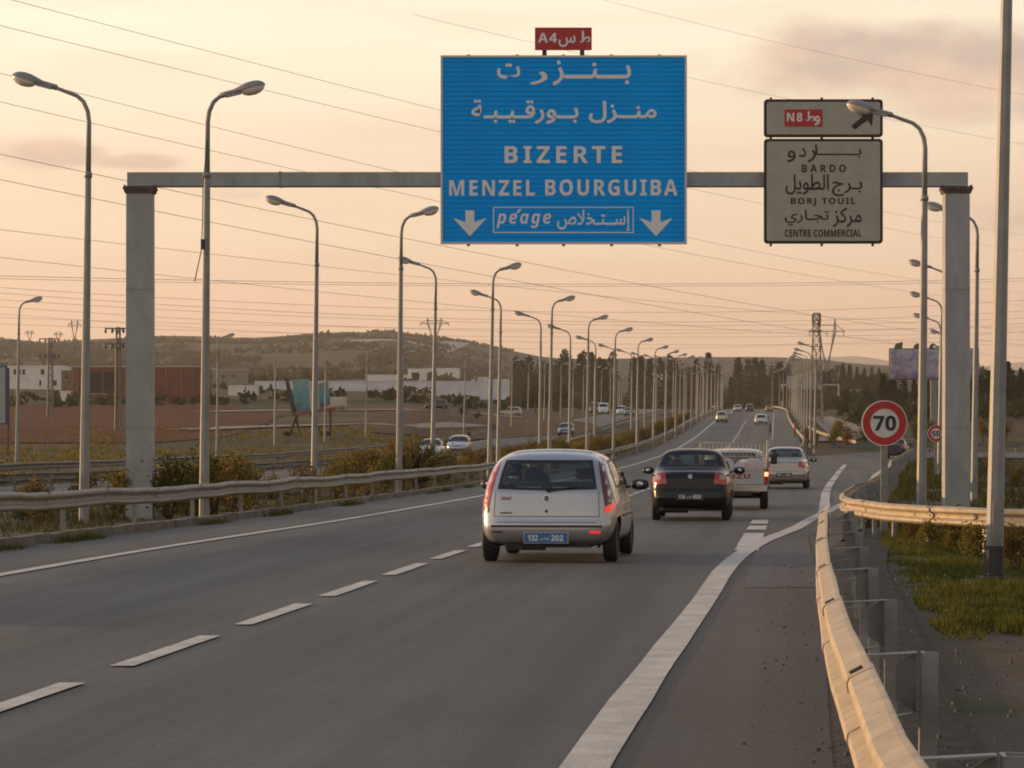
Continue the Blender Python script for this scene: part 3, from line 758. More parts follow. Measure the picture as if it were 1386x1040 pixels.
put(bold('BORJ TOUIL'), (1070, 1158, 268, 279), e, X, Z, SY, M_BLK, .01, .1, off=-.016)
put(bold('CENTRE COMMERCIAL'), (1062, 1166, 311, 321), e, X, Z, SY, M_BLK, .01, .0, off=-.016)


# ---------------------------------------------------------------- street lamps
M_HOOD = mat('lamp_hood_grey', (.26, .26, .26), .45, .2, var=.1, vscale=4)
M_BOWL = mat('lamp_bowl', (.72, .66, .55), .15, var=.08, vscale=8, spec=.6)


def lamp(arm, side, label, group):
    e = empty('street_lamp', (0, 0, 0), label=label, cat='street lamp', group=group)
    s = side
    mb = MB(); mb.tube([(0, 0, -.3), (0, 0, .2), (0, 0, 4), (0, 0, 7.2)], [.115, .11, .085, .066], 8, smooth=False)
    mb.build('pole', M_POLE, e)
    mb = MB(); mb.lathe([(.0, -.06), (.085, -.06), (.085, .03), (.07, .06), (.0, .06)], 10, (0, 0, 7.2)); mb.build('collar', M_GALV, e)
    ps = [(0, 0, 7.2), (0, 0, 8.3), (s * .03, 0, 8.52), (s * .12, 0, 8.72), (s * .26, 0, 8.84)] + [(s * (.26 + arm * t), 0, 8.84 + arm * .36 * t) for t in (.5, 1)]
    mb = MB(); mb.tube(ps, [.06, .052, .05, .046, .043, .04, .038], 8); mb.build('arm', M_POLE, e)
    nx, nz = ps[-1][0], ps[-1][2]
    # head: hood over a bowl, tilted up a little
    prof = [(0, .055), (.1, .07), (.22, .085), (.34, .125), (.48, .165), (.62, .175), (.75, .15), (.84, .09), (.88, .01)]
    hd = MB(); n = 12; V = []
    for t, r in prof:
        for k in range(n + 1):
            w = math.pi * k / n; V.append((s * t, r * math.cos(w) * 1.05, r * math.sin(w) * .82 + (.0)))
    F = [(i * (n + 1) + k, i * (n + 1) + k + 1, (i + 1) * (n + 1) + k + 1, (i + 1) * (n + 1) + k) for i in range(len(prof) - 1) for k in range(n)]
    hd.add(V, F, 0, True)
    hd.add([(s * t, y, 0) for t, r in prof for y in (-r * 1.05, r * 1.05)], [(2 * i, 2 * i + 1, 2 * i + 3, 2 * i + 2) for i in range(len(prof) - 1)])
    hd.tube([(-s * .12, 0, .0), (s * .2, 0, .005)], [.06, .062], 8); hd.box((s * .17, 0, -.035), (.34, .11, .07))
    V = []; bp = [(.33, .03), (.38, .11), (.48, .15), (.62, .16), (.74, .135), (.83, .07), (.86, .01)]
    for t, r in bp:
        for k in range(n + 1):
            w = math.pi + math.pi * k / n; V.append((s * t, r * math.cos(w), r * math.sin(w) * .95 - .004))
    F = [(i * (n + 1) + k, i * (n + 1) + k + 1, (i + 1) * (n + 1) + k + 1, (i + 1) * (n + 1) + k) for i in range(len(bp) - 1) for k in range(n)]
    h = hd.build('lamp_head', M_HOOD, e, (nx, 0, nz)); h.rotation_euler = (0, -s * rad(14), 0)
    b = MB(); b.add(V, F, 0, True); b.build('lamp_bowl', M_BOWL, h)
    mb = MB(); mb.box((0, -.105, .75), (.10, .03, .45)); mb.build('access_door', M_GALV, e)
    return e


ORD = ('first second third fourth fifth sixth seventh eighth ninth tenth eleventh twelfth thirteenth fourteenth fifteenth sixteenth seventeenth eighteenth nineteenth twentieth '
       'twenty-first twenty-second twenty-third twenty-fourth twenty-fifth twenty-sixth twenty-seventh').split()
lampL = lamp(.55, -1, '', 'street lamps along the motorway'); lampR = lamp(.12, 1, '', 'street lamps along the motorway')
used = {}


def put_lamp(proto, X, Y, label, lean=None, z=None, sc=1):
    if proto.name not in used: used[proto.name] = 1; o = proto; o['label'] = label
    else: o = copy_tree(proto, label=label)
    o.location = (X, Y, zr(Y) if z is None else z); ln = rad(.8) + rad(R.uniform(-.35, .35)) if lean is None else lean
    o.rotation_euler = (rad(R.uniform(-.3, .3)), ln, rad(R.uniform(-4, 4) if Y > 70 else R.uniform(-2, 2))); o.scale = (1, 1, sc)
    return o


ys = [60, 91.5, 120.5, 149, 174, 197, 224, 252] + [280 + 28.5 * i for i in range(17)]
for i, y in enumerate(ys):
    off = -7.8 + min(1.2, max(0, (y - 130) * .012))
    lb = (f'grey street lamp with its head to the right, {ORD[i]} median one from the gantry' if i < 8 else f'far street lamp, {ORD[i]} of the right-facing median row from the gantry')
    o = put_lamp(lampR, cx(y) + off, y, lb, z=zr(y) - .05, sc=1.028)
ys = [59.5, 89, 119, 146, 171, 195, 222, 250] + [279 + 28.5 * i for i in range(17)]
for i, y in enumerate(ys):
    off = -10.25 + min(.3, max(0, (y - 60) * .003))
    lb = (f'grey street lamp with its head to the left, {ORD[i]} median one from the gantry' if i < 8 else f'far street lamp, {ORD[i]} of the left-facing median row from the gantry')
    put_lamp(lampL, cx(y) + off, y, lb, z=zr(y) - .05, sc=1.022)
RL = [(5.85, 34), (8.55, 58.5), (14.35, 87), (17.75, 115), (21.35, 140), (25.0, 164), (29.5, 188)]
RLB = ['thick grey lamp pole on a concrete plinth, cut off by the right picture edge', 'grey street lamp whose head covers the corner of the cream signs', 'grey street lamp whose pole stands just right of the gantry column', 'grey street lamp mostly behind the right gantry column, highest head behind it',
       'grey street lamp behind the right gantry column, second highest of the heads beside it', 'grey street lamp behind the right gantry column, third of the heads beside it', 'grey street lamp behind the gantry column, smallest head beside it']
for i, (x, y) in enumerate(RL): put_lamp(lampL, x, y, RLB[i], z=-.25 if y < 190 else -.1, lean=rad(1.3) if i == 0 else None, sc=1.12 if i == 0 else .955 if i == 1 else .985)
for i in range(18):
    y = 236 + 28 * i
    put_lamp(lampL, cx(y) + 7.7, y, ['small street lamp left of the tall lattice tower, tallest of the three heads there', 'small street lamp left of the lattice tower, middle one of three heads', 'small street lamp left of the lattice tower, lowest of three heads'][i] if i < 3 else f'far street lamp on the right verge, {ORD[i]} of its row past the lattice tower', sc=1 if i < 6 else 1)
p = hit(1373, 622, 150); put_lamp(lampL, p.x, 238, 'street lamp alone at the far right above the side road', z=.2)
LL = [(-26.0, 147), (-21.7, 206), (-21.6, 255), (-17.9, 268), (-14.7, 282), (-11.6, 296)]
LLB = ['street lamp at far left beyond the opposite road, nearest there', 'street lamp between the gantry column and first median lamp, beyond the opposite road', 'small street lamp left of the tilted billboard', 'small street lamp just right of the tilted billboard', 'small street lamp in the dry field right of the tilted billboard', 'small street lamp in the dry field, left of the silver oncoming cars']
for i, (x, y) in enumerate(LL): put_lamp(lampR, x, y, LLB[i], z=ground(x, y))
for i in range(17):
    y = 318 + 27 * i; x = cx(y) - 30 - R.uniform(0, 1)
    put_lamp(lampR, x, y, f'far street lamp on the outer edge of the opposite carriageway, {ORD[i]} of its far row', z=ground(x, y))
# plinth of the nearest pole and its dark sleeve
pb = MB(); pb.box((5.95, 34, -.24), (.95, .8, .24), taper=.94); pb.box((5.85, 34, -.10), (.36, .36, .06)); ob = pb.build('concrete_plinth', mat('dark_concrete', (.07, .06, .05), .9, var=.4, vscale=4, bump=.4, bscale=15), label='rough concrete plinth under the thick lamp pole at the right', cat='plinth')
pb = MB(); pb.tube([(5.85, 34, -.2), (5.86, 34, .30)], [.125, .122], 8, smooth=False); pb.build('pole_sleeve', M_DARK, label='black sleeve round the foot of the thick lamp pole', cat='pole sleeve')
# broken cable hanging from the first median lamp
pb = MB(); c0 = cx(60) - 7.68; pb.tube([(c0 - .03, 59.85, 8.0), (c0 - .12, 59.8, 7.0), (c0 - .13, 59.8, 6.2), (c0 - .16, 59.8, 5.6), (c0 - .3, 59.8, 4.95)], .012, 5); pb.box((c0 - .12, 59.8, 5.75), (.09, .06, .22))
pb.build('loose_cable', M_DARK, label='loose dark cable dangling from the first median lamp pole', cat='cable')

# ---------------------------------------------------------------- crash barriers
PROF = [(-.004, .0), (.012, -.004), (.075, -.035), (.083, -.055), (.078, -.085), (.01, -.125), (.0, -.155), (.01, -.185), (.078, -.225), (.083, -.255), (.075, -.275), (.012, -.306), (-.004, -.31)]


def beam_mesh(pts, side, m, wear=.01, flare=0, bolts=True):
    """one W-beam along pts (x, y, ztop); side = +1 bulges to the right of travel"""
    mb = MB(); V = []; n = len(pts)
    for i, p in enumerate(pts):
        a = Vector(pts[max(i - 1, 0)]); b = Vector(pts[min(i + 1, n - 1)]); d = (b - a); d.z = 0; d.normalize(); nr = Vector((d.y, -d.x, 0)) * side
        for q, (o, h) in enumerate(PROF + [(o - .006, h) for o, h in PROF[::-1]]): V.append(Vector(p) + nr * o + Vector((0, 0, h)))
    k = len(PROF) * 2
    F = [(i * k + j, i * k + (j + 1) % k, (i + 1) * k + (j + 1) % k, (i + 1) * k + j) for i in range(n - 1) for j in range(k)] + [tuple(range(k))[::-1], tuple((n - 1) * k + j for j in range(k))]
    mb.add(V, F, 0, False)
    if bolts:
        p = Vector(pts[0]); d = (Vector(pts[1]) - p); d.z = 0; d.normalize(); nr = Vector((d.y, -d.x, 0)) * side
        for dd in (.10, .16):
            mb.box(p + d * dd + nr * .045 + Vector((0, 0, -.0165)), (.05, .012, .006), mat4=Matrix.Rotation(math.atan2(-d.x, d.y), 4, 'Z') @ Matrix.Rotation(rad(side * 28), 4, 'Y'), mi=1)
        mb.box(p + d * .13 + nr * .006 + Vector((0, 0, -.155)), (.014, .03, .03), mi=1)
    return mb


def rail(path, side, label, top=.78, seg=4.0, posts=True, post_off=.2, m=M_GALV, wear=.012, full=1e9, post_h=None, zbase=None, post0=.8):
    """path: list of (x, y) points; sections of seg metres are separate beams"""
    P = [Vector((x, y, 0)) for x, y in path]; L = [0]
    for a, b in zip(P, P[1:]): L.append(L[-1] + (b - a).length)

    def pos(s):
        for i in range(len(L) - 1):
            if s <= L[i + 1] or i == len(L) - 2:
                t = (s - L[i]) / (L[i + 1] - L[i]); return P[i].lerp(P[i + 1], t), (P[i + 1] - P[i]).normalized()
    zb = zbase or (lambda x, y: zr(y))
    e = empty('crash_barrier', (0, 0, 0), label=label, cat='crash barrier'); far = MB(); s = 0; i = 0
    jz = [R.uniform(-wear, wear) * 1.6 for _ in range(int(L[-1] / seg) + 3)]; jx = [R.uniform(-wear, wear) for _ in jz]
    while s < L[-1] - .3:
        e1 = min(s + seg + .25, L[-1]); pts = []; k = 5 if s < 80 else 3
        for q in range(k):
            t = s + (e1 - s) * q / (k - 1); p, d = pos(t); f = q / (k - 1); nr = Vector((d.y, -d.x, 0)) * side
            p = p + nr * (jx[i] * (1 - f) + jx[i + 1] * f + (.007 if q == 0 else 0))
            bow = math.sin(f * math.pi) * (wear * R.uniform(-1, .6))
            pts.append((p.x, p.y, zb(p.x, p.y) + top + jz[i] * (1 - f) + jz[i + 1] * f + bow))
        near = s < full
        mb = beam_mesh(pts, side, m, bolts=near)
        if near: mb.build('rail_beam', [m, M_DARK], e)
        else: far.add(mb.v, mb.f)
        s += seg; i += 1
    if far.v: far.build('far_rail_beams', m, e)['kind'] = 'stuff'
    if posts:
        s = post0; k = 0; farp = MB()
        ps = posts if isinstance(posts, float) else seg / 2
        while s < L[-1]:
            p, d = pos(s); nr = Vector((d.y, -d.x, 0)) * side; q = p - nr * post_off; a = math.atan2(-d.x, d.y); z = zb(p.x, p.y); zg = min(z, ground(q.x, q.y))
            mb = MB(); h = (post_h or top) - .03
            M = Matrix.Rotation(a, 4, 'Z') @ Matrix.Rotation(rad(R.uniform(-1.5, 1.5)), 4, 'Y')
            for c, dd in (((0, 0), (.012, .10)), ((-.030 * side, .048), (.06, .008)), ((-.030 * side, -.048), (.06, .008))):
                mb.box(M @ Vector((c[0], c[1], 0)) + Vector((q.x, q.y, (z + h + zg) / 2 - .1)), (dd[0], dd[1], z + h - zg + .2), mat4=M)
            near = s < full
            if near: po = mb.build('rail_post', M_GALV, e)
            else: farp.add(mb.v, mb.f)
            if near:
                sb = MB(); r0 = q + nr * .01 + Vector((0, 0, 0)); r1 = p - nr * .004
                for hz, hz2, w in ((h - .005, h + .0, .006), (h - .24, h - .26, .006)):
                    A = [r0 + Vector((0, 0, z + hz)), r1 + Vector((0, 0, z + hz2 - .02))]
                    V = []
                    for pt in A:
                        for sd in (-.028, .028):
                            for zz in (0, w): V.append(pt + d * sd + Vector((0, 0, zz)))
                    sb.add(V, [(0, 2, 3, 1), (4, 5, 7, 6), (0, 1, 5, 4), (2, 6, 7, 3), (1, 3, 7, 5), (0, 4, 6, 2)])
                # inclined end plate of the spacer
                sb.bar(r1 + Vector((0, 0, z + h - .02)), r1 + Vector((0, 0, z + h - .27)), .008, .05)
                rm_ = r0.lerp(r1, .34); q_ = [r0 + Vector((0, 0, z + h)), r0 + Vector((0, 0, z + h - .24)), rm_ + Vector((0, 0, z + h - .19)), rm_ + Vector((0, 0, z + h - .05))]; sb.add([p_ + d * k_ for k_ in (.024, .03) for p_ in q_], [(0, 1, 2, 3), (7, 6, 5, 4), (0, 4, 5, 1), (1, 5, 6, 2), (2, 6, 7, 3), (3, 7, 4, 0)])
                sb.build('spacer', M_GALV, e)
            s += ps; k += 1
        if farp.v: farp.build('far_rail_posts', M_GALV, e)['kind'] = 'stuff'
    return e


FR = [(1.0, .57), (4, .8), (6.86, 1.0), (7.8, 1.065), (9.2, 1.19), (11.3, 1.37), (13.8, 1.61), (16.5, 1.89), (20, 2.26), (24.6, 2.77), (30, 3.38), (35, 3.97)]
fr = [(interp(FR, y), y) for y in frange(1.0, 35, .5)]
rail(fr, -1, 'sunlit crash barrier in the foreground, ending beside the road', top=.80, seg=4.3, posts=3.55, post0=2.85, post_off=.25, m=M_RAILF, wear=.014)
c2 = [(9.5, 42.4), (7.9, 43.0), (6.95, 44.4), (6.4, 46.6), (6.2, 49), (6.25, 52), (6.75, 57), (8.1, 66), (10.1, 78), (14.6, 108), (17.9, 132), (22.9, 165), (27.0, 191), (30.2, 209), (34, 220)]


def smooth(P, n=4):
    out = []
    for i in range(len(P) - 1):
        p0, p1, p2, p3 = (Vector(P[max(i - 1, 0)]), Vector(P[i]), Vector(P[i + 1]), Vector(P[min(i + 2, len(P) - 1)]))
        for k in range(n):
            t = k / n; out.append(tuple(.5 * ((2 * p1) + (p2 - p0) * t + (2 * p0 - 5 * p1 + 4 * p2 - p3) * t * t + (3 * p1 - p0 - 3 * p2 + p3) * t**3)))
    return out + [tuple(P[-1])]


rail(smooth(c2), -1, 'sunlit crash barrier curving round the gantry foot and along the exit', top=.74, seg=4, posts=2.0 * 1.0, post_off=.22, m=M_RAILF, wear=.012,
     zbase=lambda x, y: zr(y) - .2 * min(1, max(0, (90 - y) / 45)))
rail([(cx(y) - 7.5, y) for y in frange(26, 720, 4)], 1, 'long grey crash barrier along the near side of the median', top=.76, seg=4.0, posts=5.3, full=280, wear=.022, m=mat('median_rail_steel', (.27, .245, .205), .6, .15, var=.16, vscale=4, bump=.2, bscale=12, dirt=((.12, .09, .06), 7, .55, .5)))
rail([(cx(y) - 16.6, y) for y in frange(60, 640, 5)], -1, 'grey crash barrier along the far side of the median', top=.75, seg=4.0, posts=4.0, full=160, m=M_DGALV)
rail([(cx(y) - 27.6, y) for y in frange(60, 330, 5)], 1, 'grey crash barrier beyond the opposite carriageway at the left', top=.75, posts=4.0, full=90, m=M_DGALV)
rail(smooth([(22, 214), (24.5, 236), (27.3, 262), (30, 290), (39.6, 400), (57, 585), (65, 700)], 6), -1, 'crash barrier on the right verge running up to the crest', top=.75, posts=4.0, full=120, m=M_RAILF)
rail([(31.5, 256), (32.5, 280), (34, 310), (36.5, 345)], -1, 'short pale crash barrier beside the slip road below the lattice tower', top=.75, posts=4.0, full=0, m=M_RAILF)
rail([(27, 238), (50, 243), (66, 246), (95, 249)], -1, 'dull crash barrier behind the cross road at the right', top=.75, posts=4.0, full=0, zbase=lambda x, y: ground(x, y))


# ---------------------------------------------------------------- round speed signs and other small signs
def speed_sign(X, Y, zc, r, txt, zg, label, post_h):
    e = empty('speed_limit_sign', (X, Y, zg), label=label, cat='road sign')
    c = zc - zg
    mb = MB(); mb.lathe([(0, 0), (r, 0), (r, .03), (0, .03)], 40, (0, 0, c), 'Y', smooth=False); mb.build('disc', M_WHITE, e)
    mb = MB(); n = 48
    V = [(q * math.cos(2 * math.pi * k / n), -.004, c + q * math.sin(2 * math.pi * k / n)) for k in range(n) for q in (r * .63, r * .955)]
    mb.add(V, [(2 * k, 2 * k + 1, (2 * k + 3) % (2 * n), (2 * k + 2) % (2 * n)) for k in range(n)]); mb.build('red_ring', M_RED, e)
    mb = lettering(bold(txt), (-r * .50, r * .50, c - r * .33, c + r * .33), .012); mb.build('numerals', M_BLK, e, (0, -.008, 0))
    mb = MB(); mb.box((0, .07, (c + .25) / 2 - .1), (.13, .05, c + .45)); mb.build('post', M_GALV, e)
    mb = MB(); mb.box((0, .038, c), (.3, .012, .05)); mb.box((0, .038, c - .2), (.3, .012, .05)); mb.build('clamp', M_GALV, e)


speed_sign(6.92, 52, at(0, 573, 52).z, .425, '70', -.35, 'round white 70 speed sign with red ring behind the curved barrier', 2)
p = at(1267, 587, 138); speed_sign(p.x, 138, p.z, .42, '50', -.4, 'small round 50 speed sign between lamp pole and gantry column', 2)
# backs of two signs seen across the opposite road
p = at(713, 561, 250); e = empty('round_sign', (p.x, 250, ground(p.x, 250)), label='grey back of a round sign beside the opposite road', cat='road sign')
mb = MB(); mb.lathe([(0, 0), (.42, 0), (.42, .03), (0, .03)], 24, (0, 0, p.z - e.location.z), 'Y', smooth=False); mb.build('disc', M_GALV, e)
mb = MB(); mb.box((0, .06, (p.z - e.location.z) / 2 - .1), (.08, .05, p.z - e.location.z + .4)); mb.build('post', M_GALV, e)
p = at(613, 557, 300); e = empty('triangular_sign', (p.x, 300, ground(p.x, 300)), label='grey triangular sign, point down, between the two silver oncoming cars', cat='road sign')
h = p.z - e.location.z; mb = MB(); mb.poly([(-.62, h + .4), (0, h - .65), (.62, h + .4)], .03); mb.build('triangle', M_GALV, e)
mb = MB(); mb.box((0, .06, h / 2 - .2), (.09, .05, h + .6)); mb.build('post', M_GALV, e)
# blue-framed board cut by the left edge
p = hit(8, 618, 120, 300); Y = p.y; u = Y / 3790
e = empty('notice_board', (p.x, Y, p.z), label='white board with blue frame cut off by the left picture edge', cat='board')
x1 = at(10, 0, Y).x - p.x; zt = at(0, 495, Y).z - p.z; z0 = at(0, 575, Y).z - p.z; w = 110 * u
mb = MB(); mb.box((x1 - w / 2, 0, (zt + z0) / 2), (w - .3, .08, zt - z0 - .3)); mb.build('panel', mat('board_pale', (.34, .36, .34), .6, var=.1), e)
mb = MB(); f = .14
for c, d in (((x1 - w / 2, -.02, zt - f / 2), (w, .12, f)), ((x1 - w / 2, -.02, z0 + f / 2), (w, .12, f)), ((x1 - f / 2, -.02, (zt + z0) / 2), (f, .12, zt - z0 - 2 * f)), ((x1 - w + f / 2, -.02, (zt + z0) / 2), (f, .12, zt - z0 - 2 * f))): mb.box(c, d)
mb.build('frame', mat('frame_blue', (.03, .09, .22), .5), e)
for xx in (x1 + .05, x1 - w + .4): mb = MB(); mb.box((xx, .12, zt / 2 - .5), (.16, .12, zt + .6)); mb.build('post', M_WOOD, e)

# ---------------------------------------------------------------- power lines
M_WIRE = mat('power_wire', (.20, .155, .13), .7)
WN = 'topmost,second,third,fourth,fifth,sixth,seventh,eighth,ninth'.split(',')
wires = [((-60, -20), (327, 80), (1500, 330), 175, 700, .030), ((-60, 20), (183, 80), (1500, 352), 178, 700, .030), ((-60, 84), (380, 193), (1500, 402), 185, 720, .030), ((-60, 124), (380, 224), (1500, 420), 185, 720, .030),
         ((-60, 196), (380, 289), (1500, 478), 190, 640, .034), ((-60, 231), (380, 320), (1500, 493), 190, 640, .034), ((-60, 304), (380, 354), (1500, 452), 260, 700, .034), ((-60, 342), (380, 389), (1500, 470), 260, 700, .034),
         ((-60, 372), (600, 384), (1500, 373), 330, 480, .045), ((-60, 376), (600, 387), (1500, 377), 332, 482, .04),
         ((-60, 385), (330, 409), (1500, 398), 480, 700, .05), ((-60, 392), (330, 419), (1500, 412), 480, 700, .05), ((-60, 402), (500, 432), (1500, 424), 520, 760, .05), ((-60, 411), (500, 443), (1500, 430), 520, 760, .05),
         ((-60, 428), (700, 446), (1500, 440), 700, 800, .055), ((-60, 436), (700, 456), (1500, 446), 700, 800, .055), ((-60, 420), (700, 463), (1500, 455), 700, 800, .05), ((300, 452), (940, 471), (1500, 440), 900, 700, .05),
         ((700, 0 - 30), (1000, 45), (1500, 150), 260, 300, .022), ((560, 20), (1040, 128), (1500, 215), 240, 330, .022)]
for i, (a, m, b, ya, yb, r) in enumerate(wires):
    A = at(*a, ya); B = at(*b, yb)
    # sag so that the wire passes through the middle pixel
    best = None
    for k in range(1, 200):
        t = k / 200; p = A.lerp(B, t); px = 693 + 3790 * p.x / p.y
        if best is None or abs(px - m[0]) < best[0]: best = (abs(px - m[0]), t, p)
    t, p = best[1], best[2]; want = at(0, m[1], p.y).z; sag = (p.z - want) / (4 * t * (1 - t)) if t > 0 else 0
    pts = []
    for k in range(41):
        t = k / 40; p = A.lerp(B, t); p.z -= sag * 4 * t * (1 - t); pts.append(p)
    mb = MB(); mb.tube(pts, r * .62, 4, cap=False, smooth=True)
    y0, y1 = int(a[1] + 60 * (m[1] - a[1]) / max(1, m[0] - a[0])), b[1]
    if i < 8: lb = f'{WN[i]} of the eight slanting power lines at the left edge, counted downwards'
    elif i < 18: lb = f'{["topmost","second","third","fourth","fifth","sixth","seventh","eighth","ninth","lowest"][i-8]} of the nearly level power lines above the hills'
    else: lb = ['thin power line crossing the clouds at the upper right', 'thin power line passing just above the cream signs'][i - 18]
    mb.build('power_line', M_WIRE, label=lb, cat='power line', group='overhead power lines')


def lattice(mb, zs, ws, t, face=4):
    """square lattice mast: leg heights zs with widths ws, bar thickness t"""
    for i in range(len(zs) - 1):
        c = [[(sx * ws[j] / 2, sy * ws[j] / 2, zs[j]) for sx, sy in ((-1, -1), (1, -1), (1, 1), (-1, 1))] for j in (i, i + 1)]
        for k in range(4):
            mb.bar(c[0][k], c[1][k], t); n = (k + 1) % 4
            mb.bar(c[0][k], c[1][n], t * .6); mb.bar(c[0][n], c[1][k], t * .6); mb.bar(c[1][k], c[1][n], t * .6)


M_PYL = mat('pylon_steel', (.16, .15, .14), .6, .2)
# tall lattice tower
p = hit(1105, 575, 300, 700); Y = p.y; H = at(0, 424, Y).z - p.z; u = Y / 3790
e = empty('lattice_tower', (p.x, Y, p.z - .3), label='tall narrow lattice tower with a boxy head, above the far motorway', cat='pylon')
mb = MB(); n = 13; lattice(mb, [H * i / n for i in range(n + 1)], [(17 - 9 * (i / n)) * u for i in range(n + 1)], .085); mb.build('mast', M_PYL, e)
mb = MB(); lattice(mb, [H - 1.6, H - .8, H, H + .3], [.95, 1.1, 1.1, .8], .10); mb.build('head_frame', M_PYL, e)
mb = MB()
for h in (H * .86, H * .72): mb.bar((-.8, -.4, h), (.8, -.4, h), .12)
mb.build('bracket', M_PYL, e)


def cat_pylon(px, ytop, half, ybot, Y, label, t=.25):
    """pylon whose body opens into two horns joined by a crossarm"""
    u = Y / 3790; c = at(px, ybot, Y); base = ground(c.x, Y)
    z = lambda yy: at(0, yy, Y).z - base
    e = empty('pylon', (c.x, Y, base), label=label, cat='pylon', group='distant pylons')
    h = half * u; zt, zb = z(ytop), z(ybot); D = (zt - zb)
    mb = MB(); n = max(3, int(zb / 5)); lattice(mb, [zb * i / n for i in range(n + 1)], [h * (1.0 - .75 * i / n) for i in range(n + 1)], t); mb.build('mast', M_PYL, e)
    mb = MB()
    for s in (-1, 1):
        for yy in (-h * .1, h * .1):
            mb.bar((s * h * .06, yy, zb), (s * h * .55, yy, zb + D * .72), t); mb.bar((s * h * .14, yy, zb), (s * h * .42, yy, zb + D * .72), t * .7); mb.bar((s * h * .55, yy, zb + D * .72), (s * h * .5, yy, zt), t); mb.bar((s * h * .42, yy, zb + D * .72), (s * h * .5, yy, zt), t * .7)
        for k in range(4): f = k / 4; mb.bar((s * h * (.1 + .4 * f), 0, zb + D * .72 * f), (s * h * (.14 + .33 * (f + .25)), 0, zb + D * .72 * (f + .2)), t * .6)
    mb.build('horns', M_PYL, e)
    mb = MB(); za = zb + D * .72
    for yy in (-h * .08, h * .08): mb.bar((-h * 1.1, yy, za), (h * 1.1, yy, za), t); mb.bar((-h * .55, yy, za + D * .14), (h * .55, yy, za + D * .14), t * .8)
    for s in (-1, 1): mb.bar((s * h * 1.1, 0, za), (s * h * .55, 0, za + D * .16), t * .8)
    mb.build('crossarm', M_PYL, e)
    mb = MB()
    for x in (-1.05, 0, 1.05): mb.tube([(x * h, 0, za), (x * h, 0, za - D * .12)], t * .5, 5)
    mb.build('insulators', M_DARK, e)['kind'] = 'stuff'


cat_pylon(588, 430, 18, 459, 2450, 'horned pylon standing on the hill above the long white wall', .75)
cat_pylon(1119, 432, 22, 492, 1150, 'horned pylon just behind the tall lattice tower', .32)
cat_pylon(101, 433, 8, 458, 2500, 'horned pylon on the left hill, nearest to the first lamp pole', .6)
cat_pylon(79, 449, 6, 463, 2560, 'small faint horned pylon on the left hill, middle of three', .5)
cat_pylon(40, 447, 6, 461, 2560, 'small faint horned pylon on the left hill, leftmost of three', .5)


def strain_pole(px, ybase, ytop, arm, w, label, y0=200):
    p = hit(px, ybase, y0, 900); Y = p.y; u = Y / 3790; H = at(0, ytop, Y).z - p.z
    e = empty('strain_pole', (p.x, Y, p.z - .2), label=label, cat='pylon')
    mb = MB(); n = 12; lattice(mb, [H * i / n for i in range(n + 1)], [(w * 1.3 - w * .5 * i / n) * u for i in range(n + 1)], .09); mb.build('mast', M_PYL, e)
    for hh in (H - .1, H - 22 * u):
        mb = MB(); mb.bar((-arm * u, 0, hh), (arm * u * .8, 0, hh), .16); mb.bar((-arm * u * .6, 0, hh), (0, 0, hh - 5 * u), .08); mb.bar((arm * u * .5, 0, hh), (0, 0, hh - 5 * u), .08); mb.build('crossarm', M_PYL, e)
        for x in (-.95, -.45, .4, .75): mb = MB(); mb.lathe([(0, -.55), (.1, -.5), (.14, -.3), (.08, -.1), (0, 0)], 7, (x * arm * u, 0, hh)); mb.build('insulator', M_DARK, e)


strain_pole(160, 585, 441, 18, 6, 'lattice pole with crossarms left of the gantry column, in the ploughed field')
strain_pole(68, 566, 456, 15, 6, 'lattice pole with crossarms in front of the white building at far left')

# ---------------------------------------------------------------- buildings
M_WALL = mat('whitewash', (.72, .70, .66), .8, var=.12, vscale=.5, dirt=((.3, .25, .2), .6, .6, .4))
M_ROOFW = mat('pale_roof', (.46, .43, .39), .7, var=.1)
M_BRICKR = mat('red_brick_wall', (.19, .062, .040), .85, var=.2, vscale=.6)
M_BROWN = mat('raw_brick', (.20, .11, .07), .9, var=.3, vscale=.5)
M_OPEN = mat('dark_opening', (.015, .014, .014), .5)
M_GRYW = mat('grey_render', (.22, .19, .16), .9, var=.2, vscale=.5)


